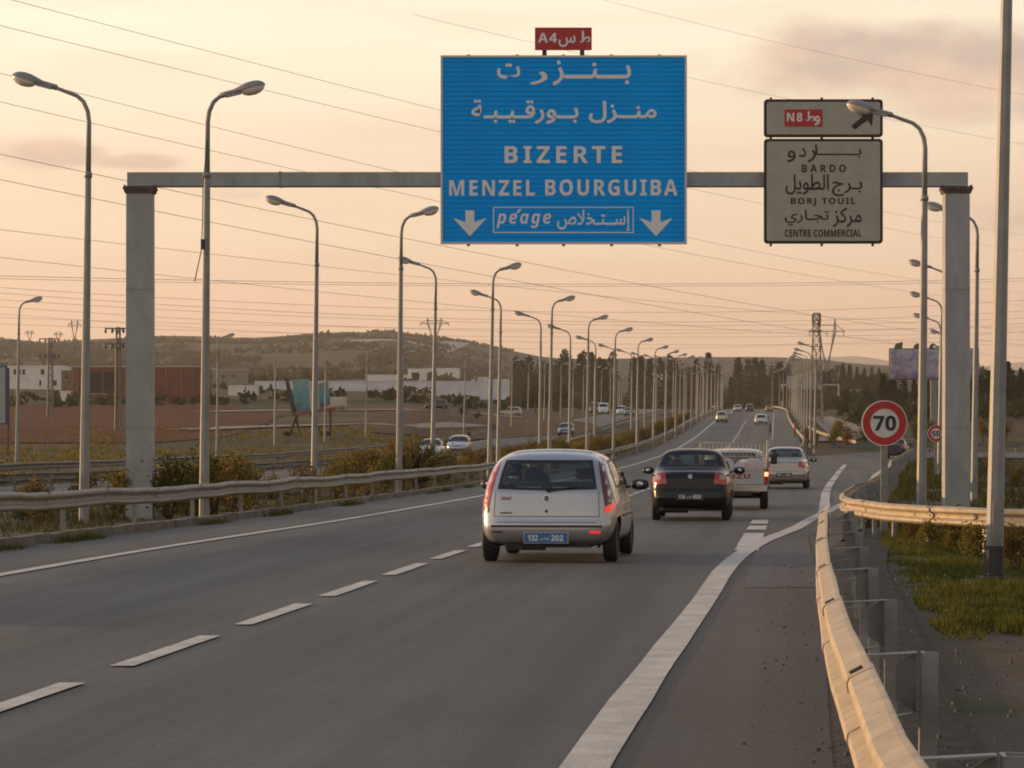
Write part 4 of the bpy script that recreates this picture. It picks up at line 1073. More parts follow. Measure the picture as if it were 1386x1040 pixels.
def building(px0, px1, ytop, ybase, depth, m, label, wins=(), roof=None, Y=None, cat='building', name='building', base_drop=1.0, winm=None):
    p = hit((px0 + px1) / 2, ybase, 300, 2500) if Y is None else Vector((0, Y, 0)); Y = p.y; u = Y / 3790
    X0, X1 = at(px0, 0, Y).x, at(px1, 0, Y).x; zb = at(0, ybase, Y).z; H = at(0, ytop, Y).z - zb
    e = empty(name, ((X0 + X1) / 2, Y, zb), label=label, cat=cat); w = X1 - X0
    rects = sorted([((a - px0) * u - w / 2, (b - px0) * u - w / 2, (ybase - d) * u, (ybase - c) * u) for a, b, c, d in wins])
    mb = MB()
    # front wall built round real openings
    xs = sorted({-w / 2, w / 2} | {r[0] for r in rects} | {r[1] for r in rects}); zs = sorted({-base_drop, H} | {max(r[2], -base_drop) for r in rects} | {r[3] for r in rects})
    for i in range(len(xs) - 1):
        for j in range(len(zs) - 1):
            mx, mz = (xs[i] + xs[i + 1]) / 2, (zs[j] + zs[j + 1]) / 2
            if any(r[0] < mx < r[1] and r[2] < mz < r[3] for r in rects): continue
            mb.box((mx, .15, mz), (xs[i + 1] - xs[i], .3, zs[j + 1] - zs[j]))
    mb.box((0, depth, (H - base_drop) / 2), (w, .3, H + base_drop)); mb.box((-w / 2 + .15, depth / 2 + .15, (H - base_drop) / 2), (.3, depth - .4, H + base_drop)); mb.box((w / 2 - .15, depth / 2 + .15, (H - base_drop) / 2), (.3, depth - .4, H + base_drop))
    mb.build('wall', m, e)
    mb = MB(); mb.box((0, depth / 2, H + .12), (w + .3, depth + .3, .24)); mb.build('roof', roof or m, e)
    for r in rects:
        mb = MB(); mb.box(((r[0] + r[1]) / 2, .22, (r[2] + r[3]) / 2), (r[1] - r[0], .05, r[3] - r[2])); wn = mb.build('window', winm or M_OPEN, e)
        if r[1] - r[0] < 6:
            mb = MB(); mb.box(((r[0] + r[1]) / 2, .05, r[2] - .06), (r[1] - r[0] + .3, .3, .12)); mb.build('sill', M_ROOFW, wn)
    return e, u, w, H


building(-60, 86, 496, 527, 14, M_WALL, 'white flat-roofed building with small windows at far left', [(18, 22, 500, 507), (24, 28, 500, 507), (30, 34, 500, 507), (55, 60, 500, 507), (53, 56, 515, 522), (72, 77, 515, 522), (-20, -14, 500, 507), (6, 10, 514, 522)])
building(83, 103, 503, 529, 10, M_BROWN, 'small raw brick block between white building and brick warehouse', [(88, 92, 508, 514)])
e, u, w, H = building(100, 270, 497, 546, 22, M_BRICKR, 'long dark red brick warehouse with pale roof edge and wide opening', [(122, 137, 504, 533), (140, 155, 504, 533)], roof=M_ROOFW)  # dark sheets across the open doors stand for the shade inside
for px in (104, 118, 157, 168, 200, 225, 246, 262):
    mb = MB(); mb.box(((px - 100) * u - w / 2, -.12, H / 2), (.45, .25, H)); mb.build('pillar', M_BROWN, e)
building(270, 331, 501, 521, 14, M_GRYW, 'grey rendered shed with pale roof right of the brick warehouse', [(283, 288, 508, 513), (300, 305, 508, 513), (315, 318, 507, 512)], roof=M_ROOFW)
building(309, 347, 523, 536, 6, M_WALL, 'low white shed in front of the grey rendered shed')
building(82, 95, 531, 546, 3, M_WALL, 'small white kiosk in front of the brick warehouse, at its left end')
building(95, 124, 538, 547, 3, M_GRYW, 'low grey wall block beside the small white kiosk')
# unfinished frame building
p = hit(395, 514, 500, 1500); Y = p.y; u = Y / 3790; e = empty('unfinished_building', (p.x, Y, p.z), label='unfinished brown building of bare columns under a flat slab', cat='building')
w = 125 * u; Hh = 16 * u
mb = MB(); mb.box((0, 6, Hh), (w, 12, .45)); mb.build('slab', M_BROWN, e)
for i in range(15):
    for yy in (0.3, 11.5):
        mb = MB(); mb.box((-w / 2 + w * (i + .5) / 15, yy, Hh / 2 - .4), (.45, .45, Hh + .3)); mb.build('column', M_BROWN, e)
mb = MB(); mb.box((0, 6, Hh * .25 - .5), (w * .97, .3, Hh * .5 + 1)); mb.build('inner_wall', M_BRICKR, e)
building(345, 690, 517, 531, 1.2, mat('wall_blue_white', (.62, .62, .64), .8, var=.12, vscale=.3), 'long whitewashed boundary wall across the field', cat='wall', name='boundary_wall', base_drop=2)
building(552, 577, 500, 517, 9, M_WALL, 'small white house behind the long wall, with one window', [(557, 562, 504, 510)])
building(577.5, 622, 499, 517, 10, M_WALL, 'white flat-roofed house with three windows behind the long wall', [(582, 588, 504, 510), (603, 606, 504, 511), (609, 612, 504, 511)])
building(495, 551, 508, 517, 9, M_WALL, 'low white annex left of the white houses')
building(622.5, 660, 511, 517, 9, M_WALL, 'low white annex right of the three-window house')
building(638, 691, 514, 531, 10, M_WALL, 'white shed at the right end of the long wall')
e, u, w, H = building(681, 701, 532, 544, .5, mat('pale_board', (.42, .42, .44), .7), 'pale grey hoarding in the field right of the long wall', cat='board', name='hoarding')
building(875, 928, 507, 513, 9, M_WALL, 'low white building among the trees on the slope', Y=1500)
building(490, 515, 486, 490, 9, M_WALL, 'tiny white building on the hillside above the unfinished building', Y=1900)
building(212, 252, 487, 490, 8, M_WALL, 'tiny pale building on the left hillside above the warehouse', Y=1800)
building(1150, 1190, 528, 536, 8, M_GRYW, 'low dull building on the slope below the dark conifers', Y=900)
building(1225, 1275, 546, 556, 6, M_GRYW, 'low dull wall under the purple billboard', Y=640)


# ---------------------------------------------------------------- billboards
def printed(name, cols, scale, seed):
    m = bpy.data.materials.new(name); m.use_nodes = True; nt = m.node_tree; N = nt.nodes.new; L = nt.links.new; b = nt.nodes['Principled BSDF']
    tc = N('ShaderNodeTexCoord'); mp = N('ShaderNodeMapping'); L(tc.outputs['Object'], mp.inputs[0]); mp.inputs['Location'].default_value = (seed, 0, 0)
    n = N('ShaderNodeTexNoise'); L(mp.outputs[0], n.inputs[0]); n.inputs['Scale'].default_value = scale; n.inputs['Detail'].default_value = 5; n.inputs['Distortion'].default_value = .8
    sp = N('ShaderNodeSeparateXYZ'); L(tc.outputs['Generated'], sp.inputs[0])
    a = N('ShaderNodeMath'); a.operation = 'MULTIPLY_ADD'; L(sp.outputs[2], a.inputs[0]); a.inputs[1].default_value = .55; L(n.outputs[0], a.inputs[2])
    r = N('ShaderNodeValToRGB'); L(a.outputs[0], r.inputs[0]); e = r.color_ramp; e.elements[0].position = .4; e.elements[0].color = (*cols[0], 1); e.elements[1].position = 1; e.elements[1].color = (*cols[-1], 1)
    for i, c in enumerate(cols[1:-1]): k = e.elements.new(.4 + .6 * (i + 1) / (len(cols) - 1)); k.color = (*c, 1)
    L(r.outputs[0], b.inputs['Base Color']); b.inputs['Roughness'].default_value = .5
    return m


Y = 400; p = at(1263, 552, Y); gz_ = ground(p.x, Y); e = empty('billboard', (p.x, Y, gz_), label='pale purple billboard on one post with three green cut-outs on top', cat='billboard')
f = lambda px, py: (at(px, 0, Y).x - p.x, at(0, py, Y).z - gz_)
a = f(1205, 473); b = f(1324, 513); w, h = b[0] - a[0], a[1] - b[1]; c = ((a[0] + b[0]) / 2, (a[1] + b[1]) / 2)
mb = MB(); mb.box((c[0], 0, c[1]), (w, .3, h)); mb.build('panel', printed('purple_print', [(.14, .10, .22), (.22, .17, .30), (.42, .38, .44), (.24, .22, .34), (.40, .41, .46)], .75, 3), e)
mb = MB(); mb.box((c[0], .3, c[1]), (w + .3, .3, h + .3)); mb.build('frame', mat('board_frame', (.16, .13, .12), .6), e)
mb = MB(); mb.box((c[0], .5, h * .5 + c[1] * .5 - 2), (.9, .6, c[1] + h * .3 + 2)); mb.build('post', M_GALV, e)
for px, wd, sh in ((1216, 12, 0), (1242, 11, 1), (1263, 11, 1)):
    x, z = f(px, 473); r = wd * Y / 3790 / 2; mb = MB()
    P = [(x - r, z + .1), (x + r * .9, z + .1), (x + r * 1.0, z + r * 1.7), (x - r * .6, z + r * 1.3)] if not sh else [(x + r * math.cos(t), z + .1 + r * 1.3 * max(0, math.sin(t))) for t in [math.pi * k / 10 for k in range(11)]]
    mb.poly(P, .2); mb.build('cut_out', mat('cutout_green', (.10, .13, .05), .7, var=.3), e)

Y = 285; p = at(415, 597, Y); gz_ = ground(p.x, Y); e = empty('tilted_billboard', (p.x, Y, gz_), label='crooked turquoise and white billboard on splayed legs in the dry field', cat='billboard')
f = lambda px, py: (at(px, 0, Y).x - p.x, at(0, py, Y).z - gz_)
M_TQ = printed('turquoise_print', [(.05, .15, .17), (.09, .27, .30), (.13, .32, .33), (.26, .34, .35)], 1.6, 1)
for nm, P, m in (('panel', [(396, 514), (416, 513), (420, 556), (399, 557)], M_TQ), ('white_panel', [(416.3, 514), (431, 521), (432, 553), (420.3, 556)], mat('board_white', (.42, .42, .43), .6, var=.1)),
                 ('dark_panel', [(385, 512), (390, 512), (402, 558), (395, 560)], mat('board_dark', (.06, .045, .05), .6)), ('picture_panel', [(431.3, 520), (444, 516), (447, 548), (432.3, 552)], printed('picture_print', [(.03, .03, .05), (.06, .12, .18), (.05, .30, .42), (.20, .22, .16)], 1.9, 8)), ('red_rail', [(395, 560), (453, 551), (453, 555), (396, 564)], mat('board_red', (.25, .06, .06), .6))):
    mb = MB(); mb.poly([f(*q) for q in P], .25); mb.build(nm, m, e)
for a, b in (((402, 561), (388, 596)), ((420, 560), (441, 596)), ((447, 554), (447, 597)), ((399, 560), (408, 596))):
    A = f(*a); B = f(*b); mb = MB(); mb.bar((A[0], .3, A[1]), (B[0], .5, B[1] - .3), .2); mb.build('leg', M_DARK, e)
for px in (387, 443): A = f(px, 595); mb = MB(); mb.lathe([(0, -.3), (.35, -.3), (.35, .3), (0, .3)], 12, (A[0], .5, max(A[1], .15)), 'Y'); mb.build('wheel', M_RUB, e)

# far small gantry
Y = 800; e = empty('sign_gantry', (at(1097, 0, Y).x, Y, zr(Y) + .5), label='small far sign gantry beside the tall lattice tower', cat='gantry'); f = lambda px, py: (at(px, 0, Y).x - e.location.x, at(0, py, Y).z - e.location.z)
for px in (1058.5, 1135): x, z = f(px, 520); mb = MB(); mb.box((x, 0, z / 2), (.55, .5, z)); mb.build('column', M_COL, e)
a = f(1058, 521); b = f(1136, 521); mb = MB(); mb.box(((a[0] + b[0]) / 2, 0, a[1]), (b[0] - a[0], .4, .45)); mb.build('beam', M_COL, e)
for q in ((1065, 1079, 509, 527), (1086, 1108, 512, 527)):
    a = f(q[0], q[2]); b = f(q[1], q[3]); mb = MB(); mb.box(((a[0] + b[0]) / 2, -.4, (a[1] + b[1]) / 2), (b[0] - a[0], .1, a[1] - b[1])); mb.build('sign_panel', mat('far_sign', (.28, .29, .28), .6), e)


# ---------------------------------------------------------------- fields and far tracks
def drape(name, quads, m, zo=.12, **kw):
    """sheet draped on the terrain inside a pixel polygon grid: rows of (Y, px0, px1)"""
    V = []; F = []; n = 24
    rows = []
    for (ya, a0, a1), (yb, b0, b1) in zip(quads, quads[1:]):
        k = max(2, int((yb - ya) / 3))
        for i in range(k): t = i / k; rows.append((ya + (yb - ya) * t, a0 + (b0 - a0) * t, a1 + (b1 - a1) * t))
    rows.append(quads[-1])
    for y, a, b in rows:
        for j in range(n + 1): px = a + (b - a) * j / n; X = (px - 693) * y / 3790; V.append((X, y, ground(X, y) + zo))
    F = [(i * (n + 1) + j, i * (n + 1) + j + 1, (i + 1) * (n + 1) + j + 1, (i + 1) * (n + 1) + j) for i in range(len(rows) - 1) for j in range(n)]
    mb = MB(); mb.add(V, F, 0, True); return mb.build(name, m, **kw)


drape('ploughed_field', [(262, -400, 200), (280, -410, 300), (300, -420, 330), (400, -440, 385), (500, -460, 300)], mat('red_soil', (.075, .021, .011), .95, col2=(.13, .043, .021), vscale=.12, bump=.8, bscale=1.5, spec=.1, stretch=(.35, 2.4, 1)), .07, kind='structure')
drape('bare_earth', [(300, 480, 640), (340, 470, 820), (400, 520, 800), (470, 540, 720)], mat('bare_earth', (.115, .056, .032), .95, col2=(.07, .042, .024), vscale=.08, spec=.1), .14, kind='structure')
M_TRACK = mat('pale_track', (.22, .18, .15), .9, var=.15, vscale=.2)


def track(name, P, w, m=M_TRACK, zo=.2, depth=False):
    pts = [hit(*q) for q in P]; V = []
    # densify
    D = []
    for a, b in zip(pts, pts[1:]):
        k = max(1, int((b - a).length / 15))
        for i in range(k): D.append(a.lerp(b, i / k))
    D.append(pts[-1])
    for i, p in enumerate(D):
        d = (D[min(i + 1, len(D) - 1)] - D[max(i - 1, 0)]); d.z = 0; d.normalize(); nr = Vector((d.y, -d.x, 0)) * w / 2
        for s in (-1, -.33, .33, 1): q = p + nr * s; V.append((q.x, q.y, ground(q.x, q.y) + zo))
    mb = MB(); mb.add(V, [(4 * i + j, 4 * i + j + 1, 4 * i + j + 5, 4 * i + j + 4) for i in range(len(D) - 1) for j in range(3)], 0, True); mb.build(name, m, kind='structure')


track('slip_road', [(255, 584), (330, 580), (435, 577), (505, 576), (560, 579), (640, 577)], 5.5)
track('field_road', [(280, 559), (360, 557), (450, 557), (560, 556), (640, 560), (700, 567)], 6)
track('hill_track', [(478, 464), (500, 462), (530, 461.5), (550, 463), (560, 466)], 22, mat('pale_cutting', (.34, .30, .25), .9), .5)
track('hill_track', [(577, 472), (600, 472), (612, 467), (625, 463), (636, 463), (640, 466)], 22, MATS['pale_cutting'], .5)
track('far_path', [(1120, 600), (1150, 590), (1130, 575), (1105, 566)], 5)

# ---------------------------------------------------------------- vehicles
def paint(name, c, metal=.0, rough=.3, dirt=True):
    return mat('paint_' + name, c, rough, metal, coat=.6, dirt=((.14, .11, .085), 1.6, .56, .35) if dirt else None)


G_CLEAR = glass_mat('clear_glass', (.55, .60, .58), .2)
G_DARK = mat('dark_window', (.012, .014, .016), .06, spec=.8)
M_TAIL = mat('tail_lamp_red', (.38, .012, .015), .15, spec=.7, coat=.5)
M_TAILD = mat('tail_lamp_dark_red', (.12, .008, .012), .15, spec=.7)
M_LIT = mat('brake_light_lit', (.6, .05, .04), .3, emit=(1, .05, .05), es=.5)
M_ORANGE = mat('indicator_clear', (.45, .30, .26), .2, spec=.6)
M_HEADL = mat('headlamp_glass', (.50, .50, .50), .08, .3, spec=.8)
M_CHROME = mat('chrome', (.6, .6, .6), .18, 1.0)
M_PLATEB = mat('plate_blue', (.03, .14, .34), .45)
M_PLATEK = mat('plate_black', (.04, .042, .045), .45)
M_RIM = mat('alloy_rim', (.32, .32, .32), .4, .5)
M_SEAM = mat('panel_gap', (.015, .015, .015), .7)
WHEEL = {}


def inpoly(p, poly):
    c = False; j = len(poly) - 1
    for i in range(len(poly)):
        a, b = poly[i], poly[j]
        if (a[1] > p[1]) != (b[1] > p[1]) and p[0] < (b[0] - a[0]) * (p[1] - a[1]) / (b[1] - a[1]) + a[0]: c = not c
        j = i
    return c


class Car:
    def __init__(s, sp, res=1.0):
        s.sp = sp; nx, ny, nz = int(18 * res), int(60 * res), int(26 * res); L = sp['L']; s.L = L
        bm = bmesh.new(); idx = {}

        def vert(i, j, k):
            if (i, j, k) not in idx:
                u, v, w = 2 * i / nx - 1, 2 * j / ny - 1, 2 * k / nz - 1; n = sp.get('n', 8)
                mx = max(abs(u), abs(v), abs(w)); q = mx / (abs(u)**n + abs(v)**n + abs(w)**n) ** (1 / n)
                u2, w2 = u * q, w * q
                v2 = max(-1, min(1, v * min(1, q * 1.0 + (1 - q) * .3)))
                t = (v2 + 1) / 2; zt = lin(sp['top'], t); z = sp['zb'] + (w2 + 1) / 2 * (zt - .035 * u * u * (1 if zt > sp['belt'] + .2 else .6) - sp['zb'])
                y0 = lin(sp['rear'], z); y1 = L - lin(sp['front'], z)
                y = y0 + (y1 - y0) * t; x = u2 * sp['W'] / 2 * lin(sp['side'], z) * lin(sp['plan'], t)
                idx[(i, j, k)] = bm.verts.new((x, y, z))
            return idx[(i, j, k)]
        for i in range(nx):
            for j in range(ny): bm.faces.new([vert(i, j, 0), vert(i, j + 1, 0), vert(i + 1, j + 1, 0), vert(i + 1, j, 0)]); bm.faces.new([vert(i, j, nz), vert(i + 1, j, nz), vert(i + 1, j + 1, nz), vert(i, j + 1, nz)])
        for i in range(nx):
            for k in range(nz): bm.faces.new([vert(i, 0, k), vert(i + 1, 0, k), vert(i + 1, 0, k + 1), vert(i, 0, k + 1)]); bm.faces.new([vert(i, ny, k), vert(i, ny, k + 1), vert(i + 1, ny, k + 1), vert(i + 1, ny, k)])
        for j in range(ny):
            for k in range(nz): bm.faces.new([vert(0, j, k), vert(0, j, k + 1), vert(0, j + 1, k + 1), vert(0, j + 1, k)]); bm.faces.new([vert(nx, j, k), vert(nx, j + 1, k), vert(nx, j + 1, k + 1), vert(nx, j, k + 1)])
        bm.normal_update(); s.bm = bm; s.bvh = BVHTree.FromBMesh(bm)
        # wheel arches
        Ra = sp['rw'] + .055; cell = L / ny * .75
        for wy in sp['wy']:
            for v in bm.verts:
                if abs(v.co.x) > sp['W'] * .30:
                    d = Vector((v.co.y - wy, v.co.z - sp['rw'])); r = d.length
                    if abs(r - Ra) < cell * .55 and r > 0: d *= Ra / r; v.co.y = wy + d.x; v.co.z = max(sp['rw'] + d.y, sp['zb'] - .02)
            kill = [f for f in bm.faces if abs(f.calc_center_median().x) > sp['W'] * .30 and math.hypot(f.calc_center_median().y - wy, f.calc_center_median().z - sp['rw']) < Ra]
            bmesh.ops.delete(bm, geom=kill, context='FACES')
        s.root = None

    def ray(s, axis, sign, a, b):
        if axis == 'y': o = Vector((a, -3 if sign < 0 else s.L + 3, b)); d = Vector((0, 1 if sign < 0 else -1, 0))
        else: o = Vector((3 * sign, a, b)); d = Vector((-sign, 0, 0))
        h = s.bvh.ray_cast(o, d)
        return h[0], h[1]

    def patch(s, polys, axis, sign, off=.004, depth=.015, cell=.05):
        """thin panel following the bodywork; polys in (x,z) for axis y or (y,z) for axis x"""
        bm = bmesh.new()
        for P in polys:
            f = bm.faces.new([bm.verts.new((a, 0, b)) for a, b in P])
        bmesh.ops.triangulate(bm, faces=bm.faces[:])
        for ax in (0, 2):
            lo = min(v.co[ax] for v in bm.verts); hi = max(v.co[ax] for v in bm.verts); k = int((hi - lo) / cell)
            for i in range(1, k + 1):
                c = [0, 0, 0]; c[ax] = lo + (hi - lo) * i / (k + 1); nn = [0, 0, 0]; nn[ax] = 1
                bmesh.ops.bisect_plane(bm, geom=bm.verts[:] + bm.edges[:] + bm.faces[:], plane_co=c, plane_no=nn)
        bmesh.ops.remove_doubles(bm, verts=bm.verts[:], dist=.0005)
        last = None; bm.verts.ensure_lookup_table(); pos = {}
        for v in bm.verts:
            a, b = v.co.x, v.co.z; h, n = s.ray(axis, sign, a, b)
            if h is None:
                q = s.bvh.find_nearest(Vector((a, 0 if sign < 0 else s.L, b)) if axis == 'y' else Vector((sign * s.sp['W'] / 2, a, b))); h, n = q[0], q[1]
                h = Vector((a, h.y, b)) if axis == 'y' else Vector((h.x, a, b))
            dv = Vector((0, sign, 0)) if axis == 'y' else Vector((sign, 0, 0))
            pos[v.index] = (h + dv * off, h - dv * depth)
        mb = MB(); n = len(bm.verts); mb.v = [tuple(pos[i][0]) for i in range(n)]
        for f in bm.faces:
            q = [v.index for v in f.verts]; mb.f.append(tuple(q)); mb.m.append(0); mb.sm.append(True)
        for e in bm.edges:
            if e.is_boundary:
                a, b = e.verts[0].index, e.verts[1].index; o = len(mb.v); mb.v += [tuple(pos[a][0]), tuple(pos[b][0]), tuple(pos[b][1]), tuple(pos[a][1])]
                mb.f.append((o, o + 1, o + 2, o + 3)); mb.m.append(0); mb.sm.append(False)
        bm.free(); return mb

    def cut(s, P, axis, sign, shrink=.93):
        c = (sum(p[0] for p in P) / len(P), sum(p[1] for p in P) / len(P)); Q = [(c[0] + (a - c[0]) * shrink, c[1] + (b - c[1]) * shrink) for a, b in P]; kill = []
        for f in s.bm.faces:
            m = f.calc_center_median(); a, b = (m.x, m.z) if axis == 'y' else (m.y, m.z)
            if not inpoly((a, b), Q): continue
            h, n = s.ray(axis, sign, a, b)
            if h is not None and (h - m).length < .08: kill.append(f)
        bmesh.ops.delete(s.bm, geom=kill, context='FACES')

    def window(s, P, axis, sign, name='window', see=False, rim=.035, mirror=False):
        c = (sum(p[0] for p in P) / len(P), sum(p[1] for p in P) / len(P))
        def ins(k): return [(c[0] + (a - c[0]) * (1 - k / max(.2, abs(a - c[0]) + .05)) if True else 0, c[1] + (b - c[1]) * (1 - k / max(.12, abs(b - c[1]) + .02))) for a, b in P]
        Q = ins(rim); s.todo.append((P, axis, sign, see, name))
        ring = [[P[i], P[(i + 1) % len(P)], Q[(i + 1) % len(P)], Q[i]] for i in range(len(P))]
        w = s.patch([Q], axis, sign, .002, .006).build(name, G_CLEAR if see else G_DARK, s.root)
        s.patch(ring, axis, sign, .005, .02).build('window_seal', M_BLACKP, w)
        if see: s.cut(Q, axis, sign, 1.0)

    def finish(s, m):
        me = bpy.data.meshes.new('body'); s.bm.to_mesh(me); s.bm.free(); me.materials.append(m); me.polygons.foreach_set('use_smooth', [True] * len(me.polygons))
        o = link_mesh('body', me, s.root)
        if any(t[3] for t in s.todo):
            # trim: inner skin in interior colour behind the sheet metal
            me.materials.append(M_INT); n = len(me.vertices); V = [tuple(v.co) for v in me.vertices] + [tuple(v.co - v.normal * .022) for v in me.vertices]
            F = [tuple(f.vertices) for f in me.polygons]; G = [tuple(i + n for i in f)[::-1] for f in F]
            m2 = bpy.data.meshes.new('body'); m2.from_pydata(V, [], F + G); m2.materials.append(m); m2.materials.append(M_INT)
            m2.polygons.foreach_set('material_index', [0] * len(F) + [1] * len(G)); m2.polygons.foreach_set('use_smooth', [True] * len(F + G)); m2.update(); o.data = m2
        return o


def wheel_mesh(rw, w):
    mb = MB(); mb.lathe([(rw * .62, -w / 2 + .015), (rw * .80, -w / 2), (rw * .93, -w / 2 + .008), (rw, -w / 2 + .03), (rw, w / 2 - .03), (rw * .93, w / 2 - .008), (rw * .8, w / 2), (rw * .62, w / 2 - .015), (rw * .6, 0), (rw * .62, -w / 2 + .015)], 28, axis='X')
    tm = mb.mesh('wheel', M_RUB)
    mb = MB(); mb.lathe([(0, -w / 2 + .04), (rw * .2, -w / 2 + .03), (rw * .3, -w / 2 + .05), (rw * .6, -w / 2 + .02), (rw * .61, w / 2 - .02), (rw * .3, w / 2 - .05), (rw * .2, w / 2 - .03), (0, w / 2 - .04)], 24, axis='X')
    for k in range(7):
        a = 2 * math.pi * k / 7
        for sx in (-1, 1): mb.box((sx * (w / 2 - .026), math.cos(a) * rw * .43, math.sin(a) * rw * .43), (.012, .04, rw * .3), mat4=Matrix.Rotation(-a + math.pi / 2, 4, 'X'), mi=1)
    rm = mb.mesh('rim', [M_RIM, M_BLACKP])
    return tm, rm


SIDE = [(.15, .90), (.28, .955), (.45, .985), (.62, 1.0), (.8, .985), (.92, .945), (1.05, .90), (1.2, .835), (1.35, .77), (1.45, .72), (1.7, .66)]
PLAN = [(0, .955), (.06, .975), (.2, 1), (.7, 1), (.9, .965), (1, .90)]
S_HATCH = dict(n=7.5, L=3.84, W=1.83, zb=.20, rw=.285, wy=(.60, 3.06), belt=.95, side=[(.15, .90), (.28, .955), (.45, .985), (.62, 1.0), (.8, .985), (.92, .96), (1.05, .93), (1.2, .88), (1.35, .82), (1.42, .77), (1.5, .72)], plan=[(0, .985), (.06, .99), (.2, 1), (.7, .99), (.9, .95), (1, .88)],
               top=[(0, 1.50), (.06, 1.51), (.2, 1.52), (.4, 1.50), (.53, 1.41), (.62, 1.22), (.71, 1.00), (.80, .93), (.93, .80), (1, .70)],
               rear=[(.2, .06), (.3, .01), (.42, 0), (.52, .01), (.58, .035), (.75, .06), (.95, .10), (1.15, .21), (1.32, .34), (1.42, .43), (1.5, .5)],
               front=[(.2, .1), (.3, .03), (.45, 0), (.6, .03), (.75, .14), (1, .3), (1.5, .5)])
S_SEDAN = dict(L=4.19, W=1.70, zb=.22, rw=.295, wy=(.78, 3.24), belt=.95, side=SIDE, plan=PLAN,
               top=[(0, 1.03), (.07, 1.06), (.165, 1.085), (.2, 1.14), (.315, 1.44), (.36, 1.48), (.47, 1.49), (.56, 1.44), (.64, 1.25), (.735, 1.01), (.83, .93), (.94, .82), (1, .72)],
               rear=[(.2, .10), (.32, .02), (.48, 0), (.6, .02), (.68, .05), (.9, .07), (1.0, .10), (1.08, .14), (1.5, .16)], front=[(.2, .1), (.3, .03), (.45, 0), (.6, .03), (.75, .12), (1, .3), (1.5, .5)])
S_WAGON = dict(S_HATCH, L=4.0, W=1.68, top=[(0, 1.62), (.06, 1.66), (.2, 1.69), (.5, 1.67), (.6, 1.58), (.68, 1.3), (.76, 1.06), (.85, .98), (.94, .86), (1, .74)],
               rear=[(.2, .05), (.35, 0), (.5, .0), (.8, .03), (1.1, .08), (1.6, .18), (1.7, .2)], side=[(.15, .9), (.28, .955), (.45, .985), (.62, 1), (.85, .985), (1.1, .94), (1.3, .88), (1.6, .79), (1.75, .74)])
S_VAN = dict(S_WAGON, L=4.9, W=1.9, rw=.33, wy=(.95, 3.9), top=[(0, 2.05), (.05, 2.1), (.6, 2.1), (.7, 2.0), (.8, 1.5), (.86, 1.2), (.94, 1.05), (1, .85)], rear=[(.2, .04), (.4, 0), (2.1, .08)],
             side=[(.15, .9), (.3, .96), (.6, 1), (1.1, .98), (1.5, .93), (2.1, .84)], front=[(.2, .08), (.4, 0), (.8, .06), (1.1, .25), (2.1, .6)])


def mirror(poly): return [(-a, b) for a, b in poly][::-1]


